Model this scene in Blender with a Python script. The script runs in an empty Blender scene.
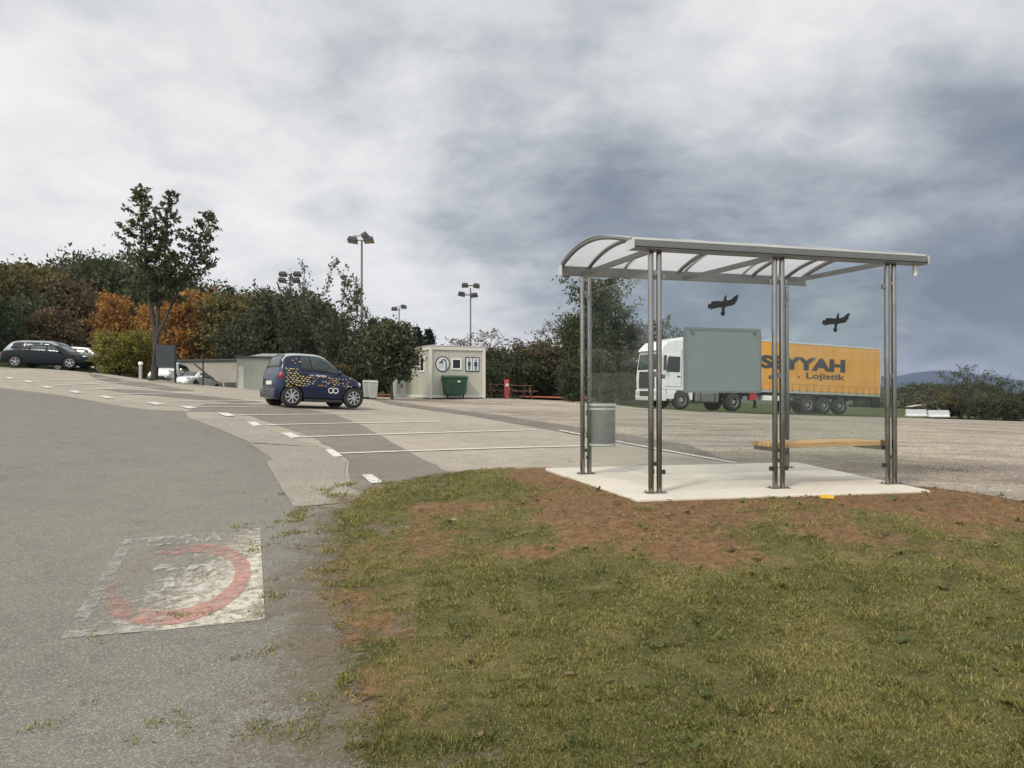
import bpy, bmesh, math, random
import numpy as np
from mathutils import Vector, Matrix, noise
from mathutils.geometry import delaunay_2d_cdt
R = math.radians
random.seed(7)
S = bpy.context.scene
COL = S.collection
FPX, CAMZ, HY = 780.0, 1.6, 392.0
PITCH = math.atan((HY-384)/FPX)

# ------------------------------------------------------------------ helpers
def link(name, me, mat=None, parent=None):
    o = bpy.data.objects.new(name, me); COL.objects.link(o)
    if mat is not None and me is not None:
        for m in (mat if isinstance(mat, (list, tuple)) else [mat]): me.materials.append(m)
    if parent: o.parent = parent
    return o
def thing(name, label, cat, loc=(0,0,0), rot=(0,0,0), group=None):
    o = bpy.data.objects.new(name, None); COL.objects.link(o)
    o.empty_display_size = .2
    o.location = loc; o.rotation_euler = rot; o['label'] = label; o['category'] = cat
    if group: o['group'] = group
    return o
def tag(o, label=None, cat=None, group=None, kind=None):
    if label: o['label'] = label
    if cat: o['category'] = cat
    if group: o['group'] = group
    if kind: o['kind'] = kind
    return o
def copy_tree(o, parent=None):
    c = o.copy(); COL.objects.link(c); c.parent = parent
    for ch in list(o.children): copy_tree(ch, c)
    return c
def frame(d):
    d = Vector(d).normalized()
    a = Vector((0,0,1)) if abs(d.z) < .9 else Vector((1,0,0))
    u = d.cross(a).normalized(); v = d.cross(u).normalized()
    return u, v
class MB:
    def __init__(s): s.v = []; s.f = []; s.m = []; s.sm = []
    def add(s, vs, fs, mi=0, smooth=False):
        b = len(s.v); s.v += [tuple(p) for p in vs]
        for f in fs: s.f.append(tuple(b+i for i in f)); s.m.append(mi); s.sm.append(smooth)
    def box(s, x0,x1,y0,y1,z0,z1, mi=0):
        s.add([(x0,y0,z0),(x1,y0,z0),(x1,y1,z0),(x0,y1,z0),(x0,y0,z1),(x1,y0,z1),(x1,y1,z1),(x0,y1,z1)],
              [(0,3,2,1),(4,5,6,7),(0,1,5,4),(1,2,6,5),(2,3,7,6),(3,0,4,7)], mi)
        return s
    def tube(s, pts, r, n=10, mi=0, caps=True):
        pts = [Vector(p) for p in pts]; k = len(pts)
        rs = r if isinstance(r, (list, tuple)) else [r]*k
        vs = []; pu = None
        for i, p in enumerate(pts):
            d = (pts[min(i+1,k-1)]-pts[max(i-1,0)])
            u, v = frame(d)
            if pu is not None:
                dn = d.normalized(); u = (pu-dn*pu.dot(dn)).normalized(); v = dn.cross(u)
            pu = u
            for j in range(n):
                a = 2*math.pi*j/n; vs.append(p+(u*math.cos(a)+v*math.sin(a))*rs[i])
        fs = [(i*n+j, i*n+(j+1)%n, (i+1)*n+(j+1)%n, (i+1)*n+j) for i in range(k-1) for j in range(n)]
        s.add(vs, fs, mi, True)
        if caps: s.add(vs[:n], [tuple(range(n))[::-1]], mi); s.add(vs[-n:], [tuple(range(n))], mi)
        return s
    def bar(s, p0, p1, w, h, mi=0):     # rectangular bar, h roughly vertical
        p0 = Vector(p0); p1 = Vector(p1); d = (p1-p0).normalized()
        sd = d.cross(Vector((0,0,1)));
        sd = sd.normalized() if sd.length > 1e-4 else Vector((1,0,0))
        up = sd.cross(d).normalized(); vs = []
        for p in (p0, p1):
            for a, b in ((-1,-1),(1,-1),(1,1),(-1,1)): vs.append(p+sd*a*w/2+up*b*h/2)
        s.add(vs, [(0,1,2,3),(7,6,5,4),(0,4,5,1),(1,5,6,2),(2,6,7,3),(3,7,4,0)], mi)
        return s
    def prism(s, poly, y0, y1, mi=0, axis='y'):    # poly in (x,z), extruded along y
        n = len(poly)
        f = (lambda a,b,t: (a,t,b)) if axis == 'y' else ((lambda a,b,t: (t,a,b)) if axis == 'x' else (lambda a,b,t: (a,b,t)))
        vs = [f(a,b,y0) for a,b in poly]+[f(a,b,y1) for a,b in poly]
        fs = [tuple(range(n)), tuple(range(2*n-1,n-1,-1))]+[(i,(i+1)%n+0,(i+1)%n+n,i+n)[::-1] for i in range(n)]
        s.add(vs, fs, mi); return s
    def disc(s, c, nrm, r, n=20, mi=0, th=0.01):
        c = Vector(c); nn = Vector(nrm).normalized()
        return s.tube([c, c+nn*th], r, n, mi)
    def build(s, name, mat=None, parent=None, bevel=0, seg=2, fixn=True):
        me = bpy.data.meshes.new(name); me.from_pydata(s.v, [], s.f)
        me.polygons.foreach_set('material_index', s.m); me.polygons.foreach_set('use_smooth', s.sm)
        if fixn:
            bm = bmesh.new(); bm.from_mesh(me); bmesh.ops.recalc_face_normals(bm, faces=bm.faces); bm.to_mesh(me); bm.free()
        me.update()
        o = link(name, me, mat, parent)
        if bevel:
            b = o.modifiers.new('b', 'BEVEL'); b.width = bevel; b.segments = seg; b.limit_method = 'ANGLE'; b.angle_limit = R(40)
        return o
def npmesh(name, V, F, mat=None, parent=None, tint=None, smooth=False, attr='tint'):
    """V (n,3), F (m,k) numpy; tint per face (m,3)"""
    me = bpy.data.meshes.new(name); m, k = F.shape
    me.vertices.add(len(V)); me.vertices.foreach_set('co', V.astype(np.float32).ravel())
    me.loops.add(m*k); me.loops.foreach_set('vertex_index', F.astype(np.int32).ravel())
    me.polygons.add(m); me.polygons.foreach_set('loop_start', np.arange(0, m*k, k, dtype=np.int32))
    if smooth: me.polygons.foreach_set('use_smooth', np.ones(m, dtype=bool))
    if tint is not None:
        a = me.attributes.new(attr, 'FLOAT_COLOR', 'FACE')
        c = np.ones((m,4), np.float32); c[:,:3] = tint; a.data.foreach_set('color', c.ravel())
    me.update(calc_edges=True); me.validate()
    return link(name, me, mat, parent)

# ------------------------------------------------------------------ materials
def newmat(name):
    m = bpy.data.materials.new(name); m.use_nodes = True
    nt = m.node_tree; b = nt.nodes['Principled BSDF']
    return m, nt, b
def N(nt, t, **kw):
    n = nt.nodes.new(t)
    for k, v in kw.items():
        if k in n.inputs: n.inputs[k].default_value = v
        else: setattr(n, k, v)
    return n
def ramp(nt, fac, stops):
    r = nt.nodes.new('ShaderNodeValToRGB'); e = r.color_ramp.elements
    while len(e) < len(stops): e.new(.5)
    for i, (p, c) in enumerate(stops):
        e[i].position = p; e[i].color = (c[0],c[1],c[2],1) if not isinstance(c, (int,float)) else (c,c,c,1)
    nt.links.new(fac, r.inputs[0]); return r.outputs[0]
def mixc(nt, fac, a, b, mode='MIX'):
    m = nt.nodes.new('ShaderNodeMix'); m.data_type = 'RGBA'; m.blend_type = mode
    for sock, val in ((m.inputs[0], fac), (m.inputs[6], a), (m.inputs[7], b)):
        if hasattr(val, 'links') or hasattr(val, 'is_output'): nt.links.new(val, sock)
        elif isinstance(val, (int, float)): sock.default_value = val
        else: sock.default_value = (*val[:3], 1)
    return m.outputs[2]
def pos(nt, mode='geo'):
    if mode == 'geo': return nt.nodes.new('ShaderNodeNewGeometry').outputs['Position']
    return nt.nodes.new('ShaderNodeTexCoord').outputs['Object']
def nz(nt, vec, scale, detail=6, rough=.6, dist=0, out=0):
    n = N(nt, 'ShaderNodeTexNoise', Scale=scale, Detail=detail, Roughness=rough, Distortion=dist)
    nt.links.new(vec, n.inputs['Vector']); return n.outputs[out]
def math_(nt, op, a, b=0.0, c=0.0, clamp=False):
    n = nt.nodes.new('ShaderNodeMath'); n.operation = op; n.use_clamp = clamp
    for i, v in enumerate((a, b, c)):
        if isinstance(v, (int, float)): n.inputs[i].default_value = v
        else: nt.links.new(v, n.inputs[i])
    return n.outputs[0]
def bump(nt, b, h, strength=.3, dist=.02):
    n = N(nt, 'ShaderNodeBump', Strength=strength, Distance=dist)
    nt.links.new(h, n.inputs['Height']); nt.links.new(n.outputs[0], b.inputs['Normal'])
def plain(name, col, rough=.5, metal=0., var=.12, scale=8, coat=0., spec=.5, bmp=0):
    m, nt, b = newmat(name)
    p = pos(nt, 'obj'); n = nz(nt, p, scale, 5)
    c = ramp(nt, n, [(.3, [x*(1-var) for x in col]), (.7, [min(1,x*(1+var)) for x in col])])
    nt.links.new(c, b.inputs['Base Color'])
    b.inputs['Metallic'].default_value = metal; b.inputs['Coat Weight'].default_value = coat
    b.inputs['Specular IOR Level'].default_value = spec
    rr = ramp(nt, nz(nt, p, scale*.6, 4), [(.3, max(0,rough-.07)), (.7, min(1,rough+.1))])
    nt.links.new(rr, b.inputs['Roughness'])
    if bmp: bump(nt, b, nz(nt, p, scale*6, 3), bmp, .003)
    return m
def asphalt(name, c1, c2, speck=.35, scale=1., stain=.5, dust=None):
    m, nt, b = newmat(name); p = pos(nt)
    big = nz(nt, p, .35*scale, 5, .55); mid = nz(nt, p, 3.2, 6, .65); fine = nz(nt, p, 95, 3, .7)
    v = N(nt, 'ShaderNodeTexVoronoi', Scale=150.0); nt.links.new(p, v.inputs['Vector'])
    c = ramp(nt, big, [(.3, c1), (.7, c2)])
    c = mixc(nt, stain, c, ramp(nt, mid, [(.3, .55), (.55, 1.0), (.8, 1.15)]), 'MULTIPLY')
    c = mixc(nt, .8, c, ramp(nt, fine, [(.3, 1-speck*1.6), (.7, 1+speck)]), 'MULTIPLY')
    st = ramp(nt, v.outputs['Color'], [(.55, 0.), (.75, .45), (.95, .95)])
    c = mixc(nt, st, c, [x*1.9 for x in c2])
    if dust: c = mixc(nt, ramp(nt, nz(nt, p, 1.1, 8, .7), [(.48, 0.), (.7, .6)]), c, dust)
    sp_n = ramp(nt, nz(nt, p, 1.9, 3, .5, .4), [(.66,0.),(.74,.30)]); c = mixc(nt, sp_n, c, [x*.55 for x in c1])
    # thin cracks
    v2 = N(nt, 'ShaderNodeTexVoronoi', Scale=.45, feature='DISTANCE_TO_EDGE')
    wp = nt.nodes.new('ShaderNodeVectorMath'); wp.operation = 'ADD'; nt.links.new(p, wp.inputs[0])
    nt.links.new(nz(nt, p, 2.5, 5, .6, out=1), wp.inputs[1]); nt.links.new(wp.outputs[0], v2.inputs['Vector'])
    cr = ramp(nt, v2.outputs['Distance'], [(0., .45), (.005, .9), (.010, 1.)])
    c = mixc(nt, ramp(nt, nz(nt, p, .2, 2), [(.45, 0.), (.6, .6)]), c, mixc(nt, 1., c, cr, 'MULTIPLY'))
    nt.links.new(c, b.inputs['Base Color']); b.inputs['Roughness'].default_value = .9
    b.inputs['Specular IOR Level'].default_value = .25
    bump(nt, b, math_(nt, 'ADD', fine, math_(nt, 'MULTIPLY', v.outputs['Distance'], .8)), .55, .006)
    return m
def paintmat(name, col, wear=.45, soft=.12, scale=9., seed=0.):
    m, nt, b = newmat(name); p = pos(nt)
    n = N(nt, 'ShaderNodeTexNoise', Scale=scale, Detail=9., Roughness=.75); n.noise_dimensions = '4D'; n.inputs['W'].default_value = seed
    nt.links.new(p, n.inputs['Vector'])
    c = mixc(nt, .5, col, ramp(nt, nz(nt, p, 60, 3), [(.3, .7), (.7, 1.1)]), 'MULTIPLY')
    nt.links.new(c, b.inputs['Base Color']); b.inputs['Roughness'].default_value = .75
    t = nt.nodes.new('ShaderNodeBsdfTransparent'); ms = nt.nodes.new('ShaderNodeMixShader')
    a = ramp(nt, n.outputs[0], [(max(0,wear-soft), 0.), (wear+soft, 1.)])
    nt.links.new(a, ms.inputs[0]); nt.links.new(t.outputs[0], ms.inputs[1]); nt.links.new(b.outputs[0], ms.inputs[2])
    nt.links.new(ms.outputs[0], nt.nodes['Material Output'].inputs[0])
    return m, nt, a, ms
def glassmat(name, tint=(.86,.92,.9), refl=1.0, dirt=.04, gcol=(.6,.66,.66)):
    m, nt, b = newmat(name)
    out = nt.nodes['Material Output']
    lw = N(nt, 'ShaderNodeLayerWeight', Blend=.5)
    fr_o = math_(nt, 'ADD', .02, math_(nt, 'MULTIPLY', math_(nt, 'POWER', lw.outputs['Facing'], 5.0), .4))
    t = nt.nodes.new('ShaderNodeBsdfTransparent'); t.inputs[0].default_value = (*tint, 1)
    g = N(nt, 'ShaderNodeBsdfGlossy', Roughness=.02); g.inputs[0].default_value = (.95,.97,.97,1)
    d = nt.nodes.new('ShaderNodeBsdfDiffuse'); d.inputs[0].default_value = (*gcol, 1)
    m1 = nt.nodes.new('ShaderNodeMixShader'); m2 = nt.nodes.new('ShaderNodeMixShader')
    nt.links.new(ramp(nt, nz(nt, pos(nt,'obj'), 2.5, 6), [(.35, dirt*.4), (.8, dirt*1.8)]), m1.inputs[0])
    nt.links.new(t.outputs[0], m1.inputs[1]); nt.links.new(d.outputs[0], m1.inputs[2])
    nt.links.new(math_(nt, 'MULTIPLY', fr_o, refl), m2.inputs[0])
    nt.links.new(m1.outputs[0], m2.inputs[1]); nt.links.new(g.outputs[0], m2.inputs[2])
    nt.links.new(m2.outputs[0], out.inputs[0]); return m
def leafmat(name, cols, trans=.35):
    m, nt, b = newmat(name)
    at = N(nt, 'ShaderNodeAttribute', attribute_name='tint')
    sp = nt.nodes.new('ShaderNodeSeparateColor'); nt.links.new(at.outputs['Color'], sp.inputs[0])
    oi = nt.nodes.new('ShaderNodeObjectInfo')
    k = math_(nt, 'ADD', sp.outputs[0], math_(nt, 'MULTIPLY', math_(nt, 'SUBTRACT', oi.outputs['Random'], .5), .25))
    c = ramp(nt, k, [(i/(len(cols)-1), x) for i, x in enumerate(cols)])
    nt.links.new(c, b.inputs['Base Color']); b.inputs['Roughness'].default_value = .6
    b.inputs['Specular IOR Level'].default_value = .3
    tr = nt.nodes.new('ShaderNodeBsdfTranslucent'); nt.links.new(c, tr.inputs[0])
    ms = nt.nodes.new('ShaderNodeMixShader'); ms.inputs[0].default_value = trans
    nt.links.new(b.outputs[0], ms.inputs[1]); nt.links.new(tr.outputs[0], ms.inputs[2])
    nt.links.new(ms.outputs[0], nt.nodes['Material Output'].inputs[0]); return m

M = {}
M['steel'] = plain('stainless_steel', (.27,.26,.24), .16, 1.0, .12, 5)
M['alu'] = plain('grey_aluminium', (.18,.185,.18), .42, .55, .08, 4)
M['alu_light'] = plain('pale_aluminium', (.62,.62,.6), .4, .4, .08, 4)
M['dark_metal'] = plain('dark_metal', (.035,.036,.038), .5, .3, .2, 6)
M['black'] = plain('black_plastic', (.018,.018,.02), .55, 0, .2, 10)
M['rubber'] = plain('tyre_rubber', (.022,.021,.02), .85, 0, .25, 14, bmp=.3)
M['rim'] = plain('alloy_rim', (.55,.56,.58), .3, .8, .1, 8)
M['rim_truck'] = plain('steel_rim', (.33,.34,.34), .5, .4, .2, 8)
M['white_paint'] = plain('white_lorry_paint', (.72,.73,.73), .28, 0, .05, 3, coat=.4)
M['white_plain'] = plain('white_plain', (.75,.75,.73), .5, 0, .06, 3)
M['navy'] = plain('navy_car_paint', (.003,.012,.042), .28, .1, .15, 3, coat=.4, spec=.3)
M['black_paint'] = plain('black_car_paint', (.006,.010,.012), .35, 0, .15, 3, coat=.0, spec=.18)
M['silver_paint'] = plain('silver_car_paint', (.30,.31,.32), .3, .5, .06, 3, coat=.5)
M['smart_roof'] = plain('pale_roof_paint', (.42,.43,.42), .3, .3, .06, 3, coat=.5)
M['carglass'] = plain('car_glass', (.012,.018,.018), .08, 0, .1, 2, spec=.35)
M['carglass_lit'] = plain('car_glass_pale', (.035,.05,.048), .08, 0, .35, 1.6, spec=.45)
M['red_lens'] = plain('red_lens', (.26,.012,.014), .2, 0, .1, 12, coat=.6)
M['clear_lens'] = plain('clear_lens', (.62,.64,.66), .12, .2, .1, 12, coat=.6)
M['orange'] = plain('orange_tarpaulin', (.70,.27,.014), .48, 0, .05, .7)
def tarp():
    m, nt, b = newmat('orange_tarpaulin'); p = pos(nt,'obj'); mp = N(nt, 'ShaderNodeMapping'); mp.inputs['Scale'].default_value = (1.6,1,.35); nt.links.new(p, mp.inputs[0])
    n = nz(nt, mp.outputs[0], 1.6, 4, .5); d = nz(nt, p, .9, 7, .7)
    c = ramp(nt, d, [(.3,(.58,.262,.020)),(.7,(.69,.325,.026))]); nt.links.new(c, b.inputs['Base Color']); b.inputs['Roughness'].default_value = .5
    bump(nt, b, n, .55, .12); return m
M['orange'] = tarp()
M['orange_dark'] = plain('orange_tarpaulin_strap', (.36,.12,.015), .6, 0, .1, 3)
M['print_black'] = plain('black_print', (.022,.02,.018), .5, 0, .05, 3)
M['red'] = plain('red_plastic', (.34,.035,.035), .5, 0, .08, 4)
M['bin_green'] = plain('green_bin_plastic', (.018,.065,.035), .5, 0, .12, 3)
M['cream'] = plain('cream_container_panel', (.41,.41,.35), .5, 0, .06, 1.2)
M['cream_trim'] = plain('cream_container_trim', (.56,.55,.49), .5, 0, .06, 2)
M['sign_white'] = plain('sign_white', (.62,.66,.66), .4, 0, .04, 2)
M['sign_blue'] = plain('sign_blue_black', (.02,.035,.09), .4, 0, .05, 2)
M['board_grey'] = plain('notice_board_back', (.235,.27,.272), .42, .15, .04, 1.4)
M['board_edge'] = plain('notice_board_frame', (.23,.26,.24), .35, .5, .05, 2)
M['decal'] = plain('black_sticker', (.008,.009,.012), .6, 0, .1, 4)
M['grey_bin'] = plain('grey_bin_plastic', (.33,.34,.32), .6, 0, .08, 3)
M['shed'] = plain('pale_green_shed', (.33,.345,.29), .6, 0, .1, 1)
M['wallb'] = plain('beige_render', (.32,.30,.26), .85, 0, .12, .4)
M['roof_dark'] = plain('dark_roofing', (.07,.07,.068), .8, 0, .2, 1)
M['wood_dark'] = plain('brown_bench_wood', (.12,.06,.035), .7, 0, .2, 5)
M['bark'] = plain('tree_bark', (.050,.042,.034), .9, 0, .3, 9, bmp=.5)
M['mast'] = plain('dull_galvanised', (.11,.115,.12), .6, .3, .1, 2)
M['barrier_white'] = plain('weathered_white', (.48,.5,.51), .7, 0, .1, 3)
M['yellow'] = plain('yellow_plate', (.70,.42,.03), .5, 0, .06, 20)
M['orange_decal'] = plain('orange_decal', (.75,.30,.05), .5, 0, .05, 20)
M['yellow_decal'] = plain('yellow_decal', (.72,.55,.10), .5, 0, .05, 20)
M['pale_decal'] = plain('pale_decal', (.55,.6,.5), .5, 0, .05, 20)
M['glass'] = glassmat('shelter_glass', (.935,.957,.952), 1.0, .014)
M['far_field'] = None

def woodmat():
    m, nt, b = newmat('bench_wood'); p = pos(nt,'obj')
    mp = N(nt, 'ShaderNodeMapping'); mp.inputs['Scale'].default_value = (1.2, 22, 22); nt.links.new(p, mp.inputs[0])
    n = nz(nt, mp.outputs[0], 2.2, 7, .6, 1.2)
    nt.links.new(ramp(nt, n, [(.25,(.30,.15,.06)),(.5,(.55,.32,.14)),(.75,(.70,.46,.24))]), b.inputs['Base Color'])
    b.inputs['Roughness'].default_value = .55; bump(nt, b, n, .2, .003); return m
M['wood'] = woodmat()
def concretemat():
    m, nt, b = newmat('pad_concrete'); p = pos(nt)
    c = ramp(nt, nz(nt, p, 1.3, 6, .6), [(.3,(.50,.46,.385)),(.7,(.60,.56,.48))])
    c = mixc(nt, .5, c, ramp(nt, nz(nt, p, 9, 8, .75), [(.3,.7),(.5,1.),(.8,1.05)]), 'MULTIPLY')
    c = mixc(nt, ramp(nt, nz(nt, p, 2.2, 8, .8), [(.58,0.),(.75,.35)]), c, (.42,.31,.2))
    nt.links.new(c, b.inputs['Base Color']); b.inputs['Roughness'].default_value = .85
    bump(nt, b, nz(nt, p, 60, 5), .25, .004); return m
M['concrete'] = concretemat()
def polymat():
    m, nt, b = newmat('milky_polycarbonate')
    d = nt.nodes.new('ShaderNodeBsdfTranslucent'); d.inputs[0].default_value = (.93,.92,.90,1)
    t = nt.nodes.new('ShaderNodeBsdfTransparent'); t.inputs[0].default_value = (.985,.98,.97,1)
    g = N(nt, 'ShaderNodeBsdfDiffuse'); g.inputs[0].default_value = (.62,.61,.6,1)
    a = nt.nodes.new('ShaderNodeMixShader'); a.inputs[0].default_value = .26
    nt.links.new(t.outputs[0], a.inputs[1]); nt.links.new(d.outputs[0], a.inputs[2])
    c = nt.nodes.new('ShaderNodeMixShader'); c.inputs[0].default_value = .04
    nt.links.new(a.outputs[0], c.inputs[1]); nt.links.new(g.outputs[0], c.inputs[2])
    gl = N(nt, 'ShaderNodeBsdfGlossy', Roughness=.12); fr = N(nt, 'ShaderNodeFresnel', IOR=1.45)
    e = nt.nodes.new('ShaderNodeMixShader'); e.inputs[0].default_value = .05
    nt.links.new(c.outputs[0], e.inputs[1]); nt.links.new(gl.outputs[0], e.inputs[2])
    nt.links.new(e.outputs[0], nt.nodes['Material Output'].inputs[0]); return m
M['poly'] = polymat()
M['asphalt_road'] = asphalt('smooth_asphalt', (.150,.143,.122), (.185,.176,.150), .22, 1., .35)
M['asphalt_old'] = asphalt('old_pale_asphalt', (.255,.228,.185), (.34,.305,.25), .25, 1.4, .55)
M['asphalt_dark'] = asphalt('dark_asphalt', (.150,.134,.110), (.20,.18,.15), .3, 1.2, .5)
M['asphalt_patch'] = asphalt('patched_asphalt', (.225,.207,.172), (.28,.258,.215), .25, 1.2, .4)
def gravelmat():
    m, nt, b = newmat('gravel_lot'); p = pos(nt)
    v = N(nt, 'ShaderNodeTexVoronoi', Scale=24.0); nt.links.new(p, v.inputs['Vector'])
    v3 = N(nt, 'ShaderNodeTexVoronoi', Scale=60.0); nt.links.new(p, v3.inputs['Vector'])
    mp = N(nt, 'ShaderNodeMapping'); mp.inputs['Rotation'].default_value = (0,0,R(-6)); mp.inputs['Scale'].default_value = (.022, .16, 1); nt.links.new(p, mp.inputs[0])
    streak = nz(nt, mp.outputs[0], 1.5, 7, .7, .8); big = nz(nt, p, .16, 4); mid = nz(nt, p, 1.7, 8, .75)
    c = ramp(nt, streak, [(.34,(.125,.105,.085)),(.44,(.235,.205,.17)),(.50,(.34,.31,.26)),(.56,(.18,.155,.13)),(.62,(.33,.30,.25)),(.72,(.41,.37,.31))])
    c = mixc(nt, ramp(nt, big, [(.4,0.),(.65,.4)]), c, (.43,.35,.25))
    c = mixc(nt, .9, c, ramp(nt, mid, [(.3,.68),(.5,1.),(.7,1.2)]), 'MULTIPLY')
    c = mixc(nt, .55, c, ramp(nt, v.outputs['Color'], [(.1,.6),(.6,1.05),(1.,1.5)]), 'MULTIPLY')
    c = mixc(nt, .5, c, ramp(nt, v3.outputs['Color'], [(.1,.55),(.9,1.5)]), 'MULTIPLY')
    nt.links.new(c, b.inputs['Base Color']); b.inputs['Roughness'].default_value = .95; b.inputs['Specular IOR Level'].default_value = .2
    bump(nt, b, math_(nt,'ADD', v.outputs['Distance'], v3.outputs['Distance']), .3, .01); return m
M['gravel'] = gravelmat()
def vergemat():
    m, nt, b = newmat('verge_soil_and_grass'); p = pos(nt)
    at = N(nt, 'ShaderNodeAttribute', attribute_name='soil')
    n1 = nz(nt, p, 2.4, 8, .7); n2 = nz(nt, p, 14, 7, .75); n3 = nz(nt, p, 70, 4, .7)
    soil = ramp(nt, n2, [(.25,(.098,.058,.031)),(.5,(.19,.115,.060)),(.75,(.32,.21,.12))])
    grass = ramp(nt, n1, [(.3,(.080,.082,.030)),(.5,(.130,.120,.048)),(.72,(.21,.17,.08))])
    grass = mixc(nt, .8, grass, ramp(nt, n2, [(.3,.55),(.7,1.35)]), 'MULTIPLY')
    k = math_(nt, 'ADD', at.outputs['Fac'], math_(nt, 'MULTIPLY', math_(nt, 'SUBTRACT', n2, .5), .9))
    c = mixc(nt, ramp(nt, k, [(.38,0.),(.62,1.)]), grass, soil)
    c = mixc(nt, .8, c, ramp(nt, n3, [(.3,.6),(.7,1.4)]), 'MULTIPLY')
    nt.links.new(c, b.inputs['Base Color']); b.inputs['Roughness'].default_value = .95; b.inputs['Specular IOR Level'].default_value = .1
    bump(nt, b, math_(nt,'ADD', n2, math_(nt,'MULTIPLY', n3, .5)), .9, .03)
    ed = N(nt, 'ShaderNodeAttribute', attribute_name='edge'); tr = nt.nodes.new('ShaderNodeBsdfTransparent'); ms = nt.nodes.new('ShaderNodeMixShader')
    k2 = math_(nt, 'ADD', ed.outputs['Fac'], math_(nt, 'MULTIPLY', math_(nt, 'SUBTRACT', math_(nt,'ADD', math_(nt,'MULTIPLY',n1,.5), math_(nt,'MULTIPLY',n2,.5)), .5), 2.2))
    nt.links.new(ramp(nt, k2, [(.16,0.),(.28,1.)]), ms.inputs[0]); nt.links.new(tr.outputs[0], ms.inputs[1]); nt.links.new(b.outputs[0], ms.inputs[2])
    nt.links.new(ms.outputs[0], nt.nodes['Material Output'].inputs[0]); return m
M['verge'] = vergemat()
def groundmat():
    m, nt, b = newmat('meadow_ground'); p = pos(nt)
    n1 = nz(nt, p, .09, 6, .6); n2 = nz(nt, p, 2.5, 7, .75)
    c = ramp(nt, n1, [(.3,(.05,.075,.028)),(.55,(.085,.10,.04)),(.75,(.15,.13,.065))])
    c = mixc(nt, .8, c, ramp(nt, n2, [(.3,.5),(.7,1.4)]), 'MULTIPLY')
    nt.links.new(c, b.inputs['Base Color']); b.inputs['Roughness'].default_value = .95; b.inputs['Specular IOR Level'].default_value = .1
    bump(nt, b, n2, .8, .08); return m
M['ground'] = groundmat()
M['clay'] = plain('red_clay', (.40,.13,.055), .95, 0, .1, .5, spec=.1)
M['hill'] = plain('wooded_hill', (.028,.042,.048), .95, 0, .35, .01, spec=.1)
M['sand'] = plain('sandy_track', (.42,.35,.25), .95, 0, .12, .5, spec=.1)

LG = {
 'green': leafmat('leaves_green', [(.036,.052,.022),(.075,.092,.038),(.14,.145,.062)]),
 'dark': leafmat('leaves_dark', [(.026,.038,.017),(.050,.063,.028),(.095,.10,.044)], .25),
 'conifer': leafmat('needles', [(.010,.018,.011),(.017,.028,.016),(.03,.042,.022)], .15),
 'olive': leafmat('leaves_olive', [(.06,.062,.022),(.13,.115,.036),(.22,.17,.05)]),
 'brown': leafmat('leaves_brown', [(.055,.045,.022),(.115,.085,.04),(.20,.135,.06)]),
 'orange': leafmat('leaves_orange', [(.17,.085,.026),(.36,.18,.045),(.52,.28,.07)]),
 'yellow': leafmat('leaves_yellow', [(.09,.105,.024),(.22,.20,.038),(.42,.32,.055)]),
 'pink': leafmat('leaves_pinkish', [(.10,.07,.05),(.17,.115,.085),(.22,.16,.10)]),
 'grey': leafmat('leaves_greygreen', [(.055,.060,.036),(.095,.10,.058),(.15,.145,.085)]),
}

# ------------------------------------------------------------------ terrain
CP = np.array([(0,0,0),(-6,0,.1),(6,-1,.05),(0,-8,-.2),(-.7,3.3,0),(-3,6,.17),(-8,8,.5),(2.5,3,.12),(6,4,.2),(-1.64,9,.47),(1.4,7,.55),(4.6,7.9,.55),
 (.6,9.4,.575),(3.6,10.2,.58),(7,8,.45),(-13,20,1.55),(-5.8,22.2,1.10),(-4.7,23.4,1.06),(-20.8,44.5,2.47),(-25,44,2.84),(-29,44,2.9),(-31,48.5,3.2),(-26,48,3.05),(-32,40,2.9),(-4,38,1.27),(-1.3,39.5,1.31),
 (9.7,44.1,.63),(20.2,48.3,.25),(30,46,-.08),(40,46,-.4),(13,20,.5),(22,26,.2),(-18.7,41.5,2.1),(-13.5,38.5,1.72),(-24,60,1.5),(-16,50,1.25),(-21,51,1.35),(-10,60,1.3),(-31,55,3.05),(-35,56,3.3),(-27,54,2.9),
 (-45,85,5.),(-75,85,6.5),(0,70,1.45),(25,70,.7),(60,90,-.4),(-70,30,5.),(-70,-20,4),(0,-60,-1.5),(60,0,-1.5),(60,-60,-2),(0,120,1.3),(-60,120,7.),(60,130,-1)], float)
def tpsk(r2): return np.where(r2 > 1e-9, .5*r2*np.log(np.maximum(r2,1e-12)), 0.)
_n = len(CP); _d = ((CP[:,None,:2]-CP[None,:,:2])**2).sum(-1)
_A = np.zeros((_n+3,_n+3)); _A[:_n,:_n] = tpsk(_d)+np.eye(_n)*2.0
_A[:_n,_n] = 1; _A[:_n,_n+1:] = CP[:,:2]; _A[_n:,:_n] = _A[:_n,_n:].T
_W = np.linalg.solve(_A, np.concatenate([CP[:,2], [0,0,0]]))
def H(x, y):
    x = np.atleast_1d(np.asarray(x, float)); y = np.atleast_1d(np.asarray(y, float))
    k = tpsk((x[:,None]-CP[:,0])**2+(y[:,None]-CP[:,1])**2)
    z = k@_W[:_n]+_W[_n]+_W[_n+1]*x+_W[_n+2]*y
    r = np.hypot(x, y); t = np.clip((r-100)/120, 0, 1); t = t*t*(3-2*t)
    far = -6-4*np.clip(x/300,-1,1.5)
    return z*(1-t)+far*t
def h(x, y): return float(H(x, y)[0])
cp, sp_ = math.cos(PITCH), math.sin(PITCH)
def ray(px, py):
    a = (px-512)/FPX; b = -(py-384)/FPX
    return Vector((a, cp-b*sp_, sp_+b*cp))
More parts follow.
